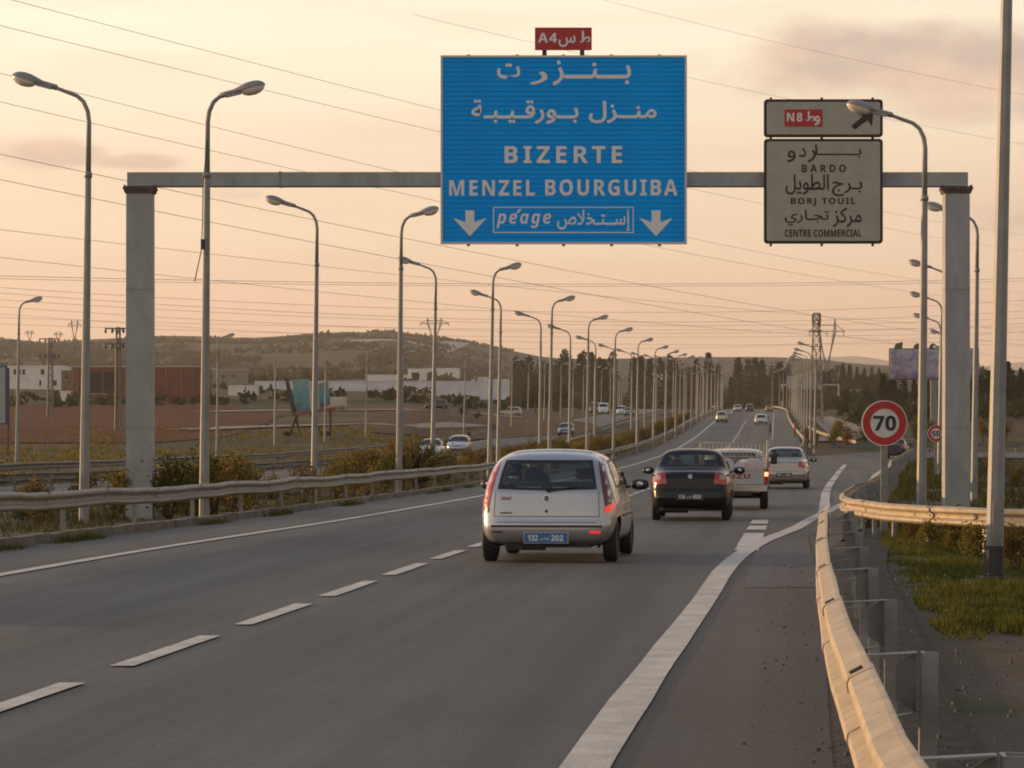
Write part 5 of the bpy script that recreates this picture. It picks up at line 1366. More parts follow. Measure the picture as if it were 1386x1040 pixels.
def car(kind, pm, loc, rz, label, cat='car', res=.55, see=False, lit=False, detail=False, heads=False, plate=None, group=None):
    sp = dict(hatch=S_HATCH, sedan=S_SEDAN, wagon=S_WAGON, van=S_VAN)[kind]; c = Car(sp, res); c.todo = []
    name = {'hatch': 'hatchback', 'sedan': 'saloon_car', 'wagon': 'estate_car', 'van': 'van'}[kind]
    e = c.root = empty(name, loc, rz, label, cat, group); W, L, H = sp['W'], sp['L'], max(z for _, z in sp['top']); cell = .05 if detail else .15
    hz = H
    # windows
    if kind == 'hatch':
        rw = [(-.565, 1.372), (.565, 1.372), (.605, 1.2), (.645, .985), (0, .965), (-.645, .985), (-.605, 1.2)]
        sides = [[(.62, 1.0), (.60, 1.2), (.78, 1.36), (1.52, 1.385), (1.52, .985)], [(1.58, .985), (1.58, 1.385), (2.0, 1.34), (2.62, .99)]]
        fw = [(-.64, 1.01), (.64, 1.01), (.57, 1.39), (-.57, 1.39)]
    elif kind == 'sedan':
        rw = [(-.60, 1.12), (.60, 1.12), (.51, 1.40), (0, 1.415), (-.51, 1.40)]
        sides = [[(.98, 1.06), (1.3, 1.34), (1.85, 1.39), (1.85, 1.02)], [(1.9, 1.02), (1.9, 1.39), (2.2, 1.36), (2.95, 1.02)]]
        fw = [(-.64, 1.03), (.64, 1.03), (.55, 1.41), (-.55, 1.41)]
    elif kind == 'wagon':
        rw = [(-.60, 1.08), (.60, 1.08), (.55, 1.50), (-.55, 1.50)]
        sides = [[(.35, 1.08), (.4, 1.5), (1.6, 1.55), (1.6, 1.05)], [(1.66, 1.05), (1.66, 1.55), (2.3, 1.48), (2.95, 1.05)]]
        fw = [(-.62, 1.1), (.62, 1.1), (.56, 1.52), (-.56, 1.52)]
    else:
        rw = [(-.7, 1.25), (.7, 1.25), (.66, 1.8), (-.66, 1.8)]; sides = [[(3.0, 1.2), (3.0, 1.75), (3.4, 1.72), (3.85, 1.25)]]; fw = [(-.74, 1.3), (.74, 1.3), (.66, 1.88), (-.66, 1.88)]
    c.window(rw, 'y', -1, 'rear_window', see)
    for q in sides: c.window(q, 'x', 1, 'side_window', see); c.window(q, 'x', -1, 'side_window', see)
    c.window(fw, 'y', 1, 'windscreen', see)
    pt = lambda polys, m, nm, ax='y', sg=-1, off=.004, par=None, dep=.015: c.patch(polys, ax, sg, off, dep, cell).build(nm, m, par or e)
    bz = .5 if kind != 'van' else .6
    # rear lamps
    for sg in (-1, 1):
        M = (lambda P: P) if sg > 0 else mirror
        if kind == 'hatch':
            kx = 1.06
            up = [(.60, 1.36), (.665, 1.345), (.725, 1.15), (.785, .95), (.815, .80), (.715, .76), (.692, .90), (.668, 1.05), (.628, 1.24)]
            lo = [(.715, .757), (.815, .797), (.812, .74), (.785, .69), (.735, .665), (.71, .70)]
            up = [(a * kx, b) for a, b in up]; lo = [(a * kx, b) for a, b in lo]
            # split upper lamp in convex bits
            A = [[up[0], up[1], up[2], up[8]], [up[8], up[2], up[3], up[7]], [up[7], up[3], up[4], up[5], up[6]]]
            t = pt([M(q) for q in A], M_TAIL if sg < 0 else M_TAILD, 'tail_lamp', off=.012, dep=.03)
            pt([M(lo)], (M_LIT if lit and sg > 0 else M_TAIL), 'brake_lamp', off=.012, par=t, dep=.03)
        elif kind == 'sedan':
            q = [(.485, .77), (.775, .74), (.80, .95), (.72, 1.0), (.51, .98)]; t = pt([M(q)], M_TAIL, 'tail_lamp', off=.012, dep=.03)
            q = [(.60, .85), (.72, .84), (.73, .93), (.61, .94)]; pt([M(q)], M_LIT if lit else M_ORANGE, 'indicator_lens', off=.018, par=t)
        else:
            q = [(.66, .75), (.78, .75), (.77, 1.15 if kind == 'wagon' else 1.3), (.67, 1.15 if kind == 'wagon' else 1.3)]; q = [(a * W / 1.68, b) for a, b in q]; pt([M(q)], M_LIT if lit else M_TAIL, 'tail_lamp', off=.012, dep=.03)
        q = [(.42, .58), (.74, .60), (.70, .74), (.44, .70)]; q = [(a * W / 1.68, b + (.2 if kind == 'van' else 0)) for a, b in q]; pt([M(q)], M_HEADL, 'headlamp', sg=1, off=.008)
    pt([[(-.36, .56 + .15 * (kind == 'van')), (.36, .56 + .15 * (kind == 'van')), (.36, .68 + .15 * (kind == 'van')), (-.36, .68 + .15 * (kind == 'van'))]], M_BLACKP, 'grille', sg=1, off=.006)
    pt([[(-.5, .27), (.5, .27), (.5, .38), (-.5, .38)]], M_BLACKP, 'air_intake', sg=1, off=.006)
    pt([[(-.26, .42), (.26, .42), (.26, .52), (-.26, .52)]], M_WHITE, 'number_plate', sg=1, off=.012)
    # bumper trim, lower valance
    pt([[(-.72, .475), (.72, .475), (.72, .505), (-.72, .505)]], M_BLACKP, 'bumper_strip', off=.010) if kind != 'van' else None
    pt([[(-.70, .205), (.70, .205), (.66, .25), (-.66, .25)]], M_BLACKP, 'valance', off=.006)
    for sg in (-1, 1):
        pt([[(sp['wy'][0] + .40, .24), (sp['wy'][1] - .40, .24), (sp['wy'][1] - .40, .27), (sp['wy'][0] + .40, .27)]], M_BLACKP, 'sill_trim', 'x', sg, .004)
        if detail:
            for yy in ((1.55,) if kind == 'hatch' else (1.0, 1.88)):
                pt([[(yy - .004, .30), (yy + .004, .30), (yy + .004, .98), (yy - .004, .98)]], M_SEAM, 'door_gap', 'x', sg, .0015)
            pt([[(2.86, .34), (2.868, .34), (2.74, .98), (2.732, .98)]], M_SEAM, 'door_gap', 'x', sg, .0015)
            pt([[(1.7, .86), (1.9, .86), (1.9, .895), (1.7, .895)]], M_BLACKP if kind == 'sedan' else pm, 'door_handle', 'x', sg, .02)
            pt([[(1.0, .60), (2.75, .60), (2.75, .63), (1.0, .63)]], M_BLACKP, 'rubbing_strip', 'x', sg, .01)
    # mirrors
    for sg in (-1, 1):
        my = L * .63; mz = 1.0 if kind not in ('van', 'wagon') else 1.15; h, n = c.ray('x', sg, my, mz - .03)
        mb = MB(); x0 = (h.x if h else sg * W / 2)
        mb.tube([(x0 - sg * .03, my, mz - .03), (x0 + sg * .06, my, mz - .02)], .02, 6)
        V = []; n_ = 12
        for i in range(7):
            a = math.pi * i / 6
            for k in range(n_): b = 2 * math.pi * k / n_; V.append((x0 + sg * (.19 - .125 * math.cos(a)), my + math.sin(a) * math.cos(b) * .06, mz + .01 + math.sin(a) ** .6 * math.sin(b) * .078))
        mb.add(V, [(i * n_ + k, i * n_ + (k + 1) % n_, (i + 1) * n_ + (k + 1) % n_, (i + 1) * n_ + k) for i in range(6) for k in range(n_)], 0, True)
        mo = mb.build('wing_mirror', M_BLACKP, e)
        if detail: mb = MB(); mb.lathe([(0, 0), (.05, 0), (.05, .004), (0, .004)], 14, (x0 + sg * .19, my - .063, mz + .012), 'Y'); mo2 = mb.build('mirror_glass', M_CHROME, mo)
    key = (sp['rw'],)
    if key not in WHEEL: WHEEL[key] = wheel_mesh(sp['rw'], .185)
    for wy in sp['wy']:
        for sg in (-1, 1):
            w = link_mesh('wheel', WHEEL[key][0], e, (sg * (W / 2 - .125), wy, sp['rw'])); link_mesh('rim', WHEEL[key][1], w)
    mb = MB(); mb.box((0, L * .48, .26), (W * .60, L * .86, .12))
    for wy in sp['wy']: mb.tube([(-W * .38, wy, sp['rw']), (W * .38, wy, sp['rw'])], .05, 6)
    mb.tube([(-.35, .12, .2), (-.35, .9, .2)], .03, 8) if detail else None
    mb.box((-.3, .35, .22), (.5, .2, .12)) if detail else None
    mb.build('underbody', M_DARK, e)
    if see:
        for x in (-.36, .36):
            mb = MB(); sy = 1.75 + (.15 if kind == 'sedan' else 0)
            mb.box((x, sy + .22, .48), (.48, .5, .2)); mb.box((x, sy - .06, .78), (.46, .12, .56), mat4=Matrix.Rotation(rad(12), 4, 'X'), taper=.82)
            mb.lathe([(0, -.13), (.07, -.125), (.085, -.06), (.085, .06), (.07, .125), (0, .13)], 10, (x, sy - .14, 1.17), 'X'); mb.build('seat', M_SEAT, e)
        mb = MB(); mb.box((0, 1.0, .5), (1.2, .5, .2)); mb.box((0, .78, .74), (1.2, .12, .46), mat4=Matrix.Rotation(rad(14), 4, 'X'), taper=.95)
        for x in (-.38, .38): mb.box((x, .72, .99), (.24, .08, .1), taper=.8)
        mb.build('rear_seat', M_SEAT, e)
        mb = MB(); mb.box((0, 2.72, .84), (1.25, .35, .22), taper=.9); mb.lathe([(.16, -.012), (.19, -.012), (.19, .012), (.16, .012), (.16, -.012)], 20, (-.36, 2.45, .93), 'Y'); mb.build('dashboard', M_INT, e)
        mb = MB(); mb.box((0, .45, .93), (1.15, .5, .03)); mb.build('parcel_shelf', M_INT, e)
        mb = MB(); mb.box((0, 1.6, .31), (1.3, 2.6, .04)); mb.build('floor', M_INT, e)
    c_plate(c, e, plate, kind)
    if kind == 'hatch' and detail:
        for P in ([(-.682, .615), (.682, .615), (.682, .624), (-.682, .624)], [(-.686, .62), (-.678, .62), (-.664, .955), (-.672, .955)], [(.678, .62), (.686, .62), (.672, .955), (.664, .955)]): pt([P], M_SEAM, 'tailgate_gap', off=.0018)
        pt([[(-.645, .545), (-.645, .538), (.645, .538), (.645, .545)]], M_SEAM, 'bumper_gap', off=.0018)
        pt([[(-.71, .405), (-.57, .405), (-.57, .425), (-.71, .425)]], M_TAILD, 'reflector', off=.012); pt([[(.56, .395), (.70, .395), (.70, .43), (.56, .43)]], M_LIT, 'fog_lamp', off=.012)
        # round badge, lock, wiper, third brake lamp, aerial
        for (x, z, r, m, nm, o) in ((0, .862, .045, M_CHROME, 'badge', .010), (0, .862, .036, mat('badge_blue', (.02, .03, .06), .3), 'badge_face', .014), (0, .69, .020, M_BLACKP, 'lock', .008)):
            pt([[(x + r * math.cos(t * math.pi / 8), z + r * math.sin(t * math.pi / 8)) for t in range(16)]], m, nm, off=o)
        h, _ = c.ray('y', -1, 0, .862)
        mb = lettering(bold('FIAT'), (-.026, .026, .848, .876)); mb.build('badge_lettering', M_CHROME, e, (0, h.y - .019, 0))
        h, _ = c.ray('y', -1, -.53, .69); mb = lettering(bold('PUNTO'), (-.60, -.45, .655, .68), .01); mb.build('lettering', M_BLK, e, (0, h.y - .018, 0))
        h, _ = c.ray('y', -1, -.53, .86); mb = lettering(bold('Mistral', True), (-.59, -.46, .84, .89)); mb.build('script_lettering', mat('script_red', (.30, .04, .03), .4), e, (0, h.y - .018, 0))
        a, _ = c.ray('y', -1, .02, .97); b, _ = c.ray('y', -1, .40, 1.02)
        mb = MB(); mb.bar(a + Vector((0, -.03, -.01)), b + Vector((0, -.02, 0)), .016); mb.lathe([(0, -.04), (.025, -.04), (.03, .02), (0, .02)], 10, tuple(a), 'Y'); mb.build('wiper', M_BLACKP, e)
    if kind == 'sedan' and detail:
        pt([[(-.52, 1.0), (.52, 1.0), (.52, 1.008), (-.52, 1.008)]], M_SEAM, 'boot_gap', off=.0018)
        for P in ([(-.50, .62), (.50, .62), (.50, .628), (-.50, .628)],): pt([P], M_SEAM, 'boot_gap', off=.0018)
        r = .045; pt([[(r * math.cos(t * math.pi / 8), .915 + r * math.sin(t * math.pi / 8)) for t in range(16)]], M_CHROME, 'badge', off=.01)
    c.finish(pm)
    return e, c


def c_plate(c, e, plate, kind):
    if plate is None: plate = ('', M_PLATEK, .40)
    s, m, z = plate; y = min(h.y for h in (c.ray('y', -1, xx, z + dz)[0] for xx in (-.27, 0, .27) for dz in (-.065, 0, .065)) if h is not None and h.y < .5) - .014
    mb = MB(); mb.box((0, y + .01, z), (.56, .02, .135)); pl = mb.build('number_plate', m, e)
    if m is M_PLATEB:
        mb = MB()
        for cc, d in (((0, 0, .069), (.565, .022, .004)), ((0, 0, -.069), (.565, .022, .004)), ((-.285, 0, 0), (.006, .022, .142)), ((.285, 0, 0), (.006, .022, .142))): mb.box((cc[0], y + .008, z + cc[2]), d)
        mb.build('plate_rim', M_WHITE, pl)
    if s:
        for t, a, b in ((bold(s[0]), -.235, -.105), (arabic(s[1]), -.085, .045), (bold(s[2]), .065, .225)):
            mb = lettering(t, (a, b, z - (.04 if t.isascii() or ord(t[0]) > 0x10000 else .035), z + .04 if ord(t[0]) > 0x10000 else z + .015), .012); mb.build('plate_lettering', M_LET, pl, (0, y - .003, 0))


HD = lambda y: -math.atan2(cx(y + 2) - cx(y), 2)      # heading of the road as a rotation about z


def spot(px, Y): return Vector(((px - 693) * Y / 3790, Y, zr(Y)))


P_SILV = paint('silver', (.42, .43, .45), .6, .3)
P_BLK = mat('paint_black', (.004, .004, .005), .28, 0, spec=.35, coat=.12)
P_WHT = paint('white', (.60, .59, .57), 0, .3)
P_CHAMP = paint('pale_gold_silver', (.40, .37, .32), .5, .3)
P_BLUE = paint('blue', (.03, .07, .16), .2, .3); P_YEL = paint('dull_yellow', (.34, .20, .06), 0, .4); P_DARK = paint('dark_grey', (.03, .03, .034), .3, .3); P_CREAM = paint('cream', (.42, .36, .27), 0, .4)
p = spot(739, 36.0); hc, _ = car('hatch', P_SILV, p, HD(36) - rad(1.2), 'silver hatchback with blue number plate 132 202, nearest car', res=1.35, see=True, lit=True, detail=True, plate=(('132', 'تونس', '202'), M_PLATEB, .335)); hc.scale = (1, 1, .965)
p = spot(934, 57.6); car('sedan', P_BLK, p, HD(58) , 'black saloon car right of the silver hatchback', res=1.1, see=True, detail=True, plate=(('116', 'تونس', '8630'), M_PLATEK, .50))
p = spot(1061.5, 99); car('sedan', P_CHAMP, p, HD(100) - rad(2), 'pale silver-gold saloon in the exit lane beside the pickup', res=.8, see=True, detail=True, plate=(('87', 'تونس', '415'), M_PLATEK, .50))


def person(name, J, E, loc, rz, label, mats, lv=1, hair=True):
    """J: {joint: (pos, radius)}, E: bone list; one continuous skinned body"""
    keys = list(J); me = bpy.data.meshes.new('tmp'); me.from_pydata([J[k][0] for k in keys], [(keys.index(a), keys.index(b)) for a, b in E], [])
    o = bpy.data.objects.new('tmp', me); COL.objects.link(o)
    md = o.modifiers.new('s', 'SKIN'); sv = me.skin_vertices[0].data
    for i, k in enumerate(keys): sv[i].radius = (J[k][1], J[k][1] * .85) if not hasattr(J[k][1], '__len__') else J[k][1]; sv[i].use_root = k == 'pelvis'
    sb = o.modifiers.new('b', 'SUBSURF'); sb.levels = lv; sb.render_levels = lv
    dg = bpy.context.evaluated_depsgraph_get(); m2 = bpy.data.meshes.new_from_object(o.evaluated_get(dg)); COL.objects.unlink(o); bpy.data.objects.remove(o)
    for m in mats: m2.materials.append(m)
    hz = J['head'][0][2]; px = Vector(J['pelvis'][0])
    hands = [Vector(J[k][0]) for k in J if k.startswith('hand')]; feet = [Vector(J[k][0]) for k in J if k.startswith('toe') or k.startswith('foot')]
    for f in m2.polygons:
        c = f.center; f.use_smooth = True; mi = 0
        if c.z < px.z - .02: mi = 1
        if any((c - q).length < .13 for q in feet): mi = 3
        if any((c - q).length < .085 for q in hands) or c.z > J['neck'][0][2] + .01: mi = 2
        f.material_index = mi
    e = link_mesh(name, m2, None, loc, label=label, cat='person'); e.rotation_euler = (0, 0, rz)
    if hair:
        h = Vector(J['head'][0]); mb = MB(); V = []; n = 12
        for i in range(6):
            a = math.pi * .58 * i / 5
            for k in range(n): b = 2 * math.pi * k / n; V.append((h.x + math.sin(a) * math.cos(b) * .098, h.y - .015 + math.sin(a) * math.sin(b) * .11, h.z + .03 + math.cos(a) * .115))
        mb.add(V, [(i * n + k, i * n + (k + 1) % n, (i + 1) * n + (k + 1) % n, (i + 1) * n + k) for i in range(5) for k in range(n)], 0, True)
        ho = mb.build('hair', M_HAIR, e)
        mb = MB()
        for sx in (-1, 1): mb.box((h.x + sx * .035, h.y + .1, h.z + .005), (.022, .012, .01))
        mb.box((h.x, h.y + .11, h.z - .025), (.022, .03, .04), taper=.5); mb.box((h.x, h.y + .098, h.z - .07), (.045, .01, .008)); mb.build('face_features', M_LIP, e)
    return e


M_HAIR = mat('dark_hair', (.012, .009, .007), .7); M_SKIN = mat('skin', (.30, .17, .11), .6); M_LIP = mat('face_detail', (.12, .05, .04), .6)
M_JKT = mat('dark_jacket', (.022, .022, .028), .85); M_TRS = mat('dark_trousers', (.028, .028, .034), .85); M_SHOE = mat('dark_shoe', (.015, .012, .01), .6); M_REDJ = mat('red_jacket', (.28, .035, .03), .8); M_GRN = mat('olive_shirt', (.10, .11, .06), .85)
BODY = [('pelvis', 'waist'), ('waist', 'chest'), ('chest', 'neck'), ('neck', 'head'), ('head', 'crown')] + [(a + s, b + s) for s in 'LR' for a, b in (('hip', 'knee'), ('knee', 'ankle'), ('ankle', 'toe'), ('shoulder', 'elbow'), ('elbow', 'wrist'), ('wrist', 'hand'))] + [('pelvis', 'hip' + s) for s in 'LR'] + [('chest', 'shoulder' + s) for s in 'LR']


def fingers(e, J, m):
    for s, sg in (('L', -1), ('R', 1)):
        w = Vector(J['wrist' + s][0]); h = Vector(J['hand' + s][0]); d = (h - w).normalized(); side = Vector((0, 1, 0)) - d * d.y; side.normalize(); mb = MB()
        for k, ln in enumerate((.065, .078, .083, .075)):
            b = h + side * (.03 - .02 * k); k1 = b + d * ln * .55; k2 = k1 + (d * .7 + Vector((-sg * .6, 0, 0))).normalized() * ln * .5; mb.tube([b - d * .02, k1, k2], [.0095, .009, .007], 5)
        b = w + d * .03 + side * .03; mb.tube([b, b + (side + d * .8).normalized() * .04, b + (side * .4 + d).normalized() * .075], [.012, .01, .008], 5)
        mb.build('fingers', m, e)


def standing(stride=.0, lean=0, arm=0):
    J = dict(pelvis=((0, 0, .95), .14), waist=((0, .0, 1.1), .13), chest=((0, lean * .5, 1.34), .155), neck=((0, lean * .8, 1.52), .055), head=((0, lean + .015, 1.63), .092), crown=((0, lean + .01, 1.72), .06))
    for s, g in (('L', -1), ('R', 1)):
        k = g * stride
        J['hip' + s] = ((g * .09, 0, .90), .09); J['knee' + s] = ((g * .10, k * .5 + .03, .49), .062); J['ankle' + s] = ((g * .10, k - .03, .09), .042); J['toe' + s] = ((g * .115, k + .13, .04), .038)
        J['shoulder' + s] = ((g * .19, lean * .6, 1.43), .062); J['elbow' + s] = ((g * .25, -k * .4 - .03 + lean * .5, 1.14), .045); J['wrist' + s] = ((g * .26, -k * .7 + .06 + arm, .90 + arm * .5), .031); J['hand' + s] = ((g * .26, -k * .75 + .08 + arm, .83 + arm * .5), .036)
    return J


def seated():
    J = dict(pelvis=((0, 0, .0), .15), waist=((0, -.04, .17), .14), chest=((0, -.10, .42), .16), neck=((0, -.10, .60), .055), head=((0, -.08, .71), .095), crown=((0, -.085, .80), .06))
    for s, g in (('L', -1), ('R', 1)):
        J['hip' + s] = ((g * .1, .06, -.01), .09); J['knee' + s] = ((g * .13, .48, .07), .062); J['ankle' + s] = ((g * .13, .72, -.27), .042); J['toe' + s] = ((g * .13, .86, -.27), .036)
        J['shoulder' + s] = ((g * .19, -.08, .50), .062); J['elbow' + s] = ((g * .22, .12, .26), .045); J['wrist' + s] = ((g * .14, .38, .38), .031); J['hand' + s] = ((g * .12, .44, .40), .036)
    return J


for (px, Y, lb, m) in ((740, 36.6, 'driver in dark clothes inside the silver hatchback', M_JKT), (934, 58.4, 'driver in dark clothes inside the black saloon', M_JKT), (1061.5, 99, 'driver inside the pale silver-gold saloon', M_GRN)):
    p = spot(px, Y); h = HD(Y); q = p + Matrix.Rotation(h, 3, 'Z') @ Vector((-.36, 1.95 + (.15 if Y > 50 else 0), .60)); J = seated(); o = person('person', J, BODY, q, h, lb, (m, M_TRS, M_SKIN, M_SHOE)); fingers(o, J, M_SKIN)
for px, yb, Y, lb, m, rz, st in ((1042, 592, 316, 'person in dark clothes crossing the motorway beyond the pickup', M_JKT, rad(-70), .16), (1076, 577, 318, 'person in a red jacket standing at the right verge near the lattice tower', M_REDJ, rad(100), .05), (1092, 582, 292, 'person in dark clothes among the lamp poles below the lattice tower', M_JKT, rad(30), .1)):
    X = (px - 693) * Y / 3790; z = zr(Y) if abs(X - cx(Y)) < 7 else ground(X, Y); J = standing(st); o = person('person', J, BODY, (X, Y, z), rz, lb, (m, M_TRS, M_SKIN, M_SHOE)); fingers(o, J, M_SKIN)
# rider on a moped behind the silver oncoming cars
Y = 262; X = (634 - 693) * Y / 3790; z = zr(Y) + .004
J = seated(); o = person('person', J, BODY, (X, Y, z + .86), rad(178), 'moped rider in dark jacket behind the oncoming silver cars', (M_JKT, M_TRS, M_SKIN, M_SHOE)); fingers(o, J, M_SKIN)
e = empty('moped', (X, Y, z), rad(178), 'dark moped ridden behind the oncoming silver cars', 'moped')
for yy in (-.62, .62): mb = MB(); mb.lathe([(.2, -.04), (.29, -.045), (.3, 0), (.29, .045), (.2, .04)], 18, (0, yy, .3), 'X'); mb.build('wheel', M_RUB, e)
mb = MB(); mb.bar((0, -.1, .35), (0, .45, .42), .2, .12); mb.bar((0, .62, .3), (0, .42, 1.0), .05); mb.bar((-.3, .38, 1.0), (.3, .38, 1.0), .03); mb.bar((0, -.62, .3), (0, -.2, .62), .06); mb.build('frame', M_DARK, e)
mb = MB(); mb.box((0, -.2, .72), (.24, .62, .12), taper=.85); mb.build('saddle', M_BLACKP, e); mb = MB(); mb.lathe([(0, 0), (.07, .02), (.08, .08), (0, .1)], 12, (0, .5, .9), 'Y'); mb.build('headlight', M_HEADL, e)


# pickup truck with rack and load
P_GREYW = paint('greyed_white', (.42, .42, .41), 0, .4)


def pickup():
    p = spot(993, 68); h = HD(69); e = empty('pickup_truck', p, h, 'white pickup with a railing rack and red letters, loaded with white sacks', 'pickup truck')
    W = 1.72
    sp = dict(L=3.25, W=W, zb=.42, rw=.33, wy=(2.35,), belt=1.1, side=[(.4, .95), (.6, 1), (1.0, .985), (1.2, .92), (1.6, .80)], plan=PLAN, top=[(0, 1.44), (.1, 1.47), (.32, 1.48), (.42, 1.40), (.56, 1.16), (.7, 1.06), (.92, .95), (1, .85)], rear=[(.4, 0), (1, 0), (1.6, .06)], front=[(.4, .04), (.6, 0), (.8, .04), (1.6, .4)])
    c = Car(sp, .7); sub = c.root = e; c.todo = []
    c.window([(-.55, 1.08), (.55, 1.08), (.50, 1.37), (-.50, 1.37)], 'y', -1, 'rear_window', True); c.window([(-.62, 1.15), (.62, 1.15), (.54, 1.38), (-.54, 1.38)], 'y', 1, 'windscreen', True)
    for sg in (-1, 1): c.window([(.25, 1.08), (.25, 1.38), (.95, 1.38), (1.6, 1.1)], 'x', sg, 'side_window', True); c.patch([[(sg * .45, .72), (sg * .74, .72), (sg * .72, .88), (sg * .46, .88)][::sg]], 'y', 1, .008).build('headlamp', M_HEADL, e)
    b = c.finish(P_GREYW); b.name = 'cab'
    for o in KIDS[e.name]: o.location = (0, 1.72, 0)
    B = 1.66
    for sg in (-1, 1):
        mb = MB(); mb.box((sg * (W / 2 - .03), B / 2 + .02, .76), (.05, B - .04, .40)); mb.box((sg * (W / 2 - .03), B / 2 + .02, .975), (.08, B - .04, .03)); mb.build('bed_side', P_GREYW, e)
        mb = MB(); mb.box((sg * (W / 2 - .07), -.012, .80), (.11, .03, .34)); t = mb.build('tail_lamp', M_TAIL, e)
        mb = MB(); mb.box((sg * (W / 2 - .07), -.03, .86), (.09, .02, .1)); mb.build('brake_lamp', mat('brake_light_orange', (.6, .12, .05), .3, emit=(1, .3, .12), es=2.6) if sg > 0 else M_ORANGE, t)
    mb = MB(); mb.box((0, B / 2, .57), (W - .08, B, .06)); mb.box((0, B, .78), (W - .12, .04, .4)); mb.build('bed_floor', P_GREYW, e)
    mb = MB(); mb.box((0, .01, .79), (W - .25, .05, .36)); mb.box((0, .004, .955), (W - .25, .062, .035)); mb.box((0, .004, .635), (W - .25, .058, .03)); tg = mb.build('tailgate', P_GREYW, e)
    lettering(bold('ISUZU'), (-.40, .40, .75, .87), .014, .06).build('lettering', mat('faded_red', (.30, .03, .03), .5), tg, (0, -.022, 0))
    mb = MB(); mb.box((0, -.08, .50), (W - .1, .14, .10)); mb.box((0, -.1, .555), (W - .5, .12, .015)); mb.build('bumper', M_CHROME, e)
    mb = MB(); mb.box((-.1, -.03, .42), (.42, .02, .12)); mb.build('number_plate', M_PLATEK, e)
    mb = MB(); mb.box((0, 1.6, .42), (.9, 3.4, .14)); mb.tube([(-.7, .72, .33), (.7, .72, .33)], .07, 8); mb.box((0, 4.1, .45), (1.2, .8, .2)); mb.build('chassis', M_DARK, e)
    tm, rm = wheel_mesh(.33, .2)
    for wy in (.72, 4.07):
        for sg in (-1, 1): w = link_mesh('wheel', tm, e, (sg * (W / 2 - .13), wy, .33)); link_mesh('rim', rm, w)
    rk = MB()
    for yy in (.04, .8, 1.62):
        for sg in (-1, 1):
            m_ = MB(); m_.tube([(sg * (W / 2 - .04), yy, .96), (sg * (W / 2 - .04), yy, 1.62 + (.06 if yy < .1 and sg > 0 else 0))], .03 if yy < .1 and sg > 0 else .018, 6); m_.build('rack_post', P_CREAM, e)
    for z in (1.28, 1.62):
        for sg in (-1, 1): m_ = MB(); m_.tube([(sg * (W / 2 - .04), .04, z), (sg * (W / 2 - .04), 1.62, z)], .014, 6); m_.build('rack_rail', P_CREAM, e)
        m_ = MB(); m_.tube([(-W / 2 + .04, 1.62, z), (W / 2 - .04, 1.62, z)], .014, 6); m_.build('rack_rail', P_CREAM, e)
    for i in range(15): rk.tube([(-W / 2 + .12 + i * .105, 1.62, 1.28), (-W / 2 + .12 + i * .105, 1.62, 1.62)], .007, 4)
    rk.build('headboard_bars', P_CREAM, e)['kind'] = 'stuff'
    for sg in (-1, 1): mb = MB(); mb.box((sg * (W / 2 + .12), 1.72 + 2.05, 1.18), (.16, .06, .22)); mb.bar((sg * (W / 2 - .05), 3.75, 1.1), (sg * (W / 2 + .1), 3.77, 1.15), .03); mb.build('wing_mirror', M_BLACKP, e)
    sacks = [(-.5, .35, 1.08, .33, 'large white sack at the left of the pickup load'), (.35, .38, 1.06, .36, 'round pale bundle at the right of the pickup load'), (-.08, .5, 1.0, .28, 'low white sack in the middle of the pickup load'), (-.3, 1.1, 1.12, .33, 'white sack at the back of the pickup load, left'), (.4, 1.1, 1.1, .32, 'pale sack at the back of the pickup load, right')]
    Mt = Matrix.Rotation(h, 4, 'Z')
    for i, (x, y, z, r, lb) in enumerate(sacks):
        mb = MB(); V = []; n = 20; zc = z - .12
        for a_ in range(13):
            a = math.pi * a_ / 12
            for k in range(n):
                b_ = 2 * math.pi * k / n; d = Vector((math.sin(a) * math.cos(b_), math.sin(a) * math.sin(b_), math.cos(a))); q = r * (1 + .22 * noise.noise(d * 2.1 + Vector((i * 7, 0, 0))) + .06 * noise.noise(d * 7))
                V.append((d.x * q, d.y * q * .9, max(d.z * q * .8, -(zc - .61))))
        mb.add(V, [(a_ * n + k, a_ * n + (k + 1) % n, (a_ + 1) * n + (k + 1) % n, (a_ + 1) * n + k) for a_ in range(12) for k in range(n)], 0, True)
        w = p + (Mt @ Vector((x, y, zc))); mb.build('sack', mat('sack_pink_white', (.50, .42, .40), .8, var=.15, vscale=5, bump=.6, bscale=9) if i % 2 else mat('sack_white', (.52, .50, .50), .8, var=.12, vscale=5, bump=.6, bscale=9), None, w, label=lb, cat='sack', group='sacks on the pickup')


pickup()
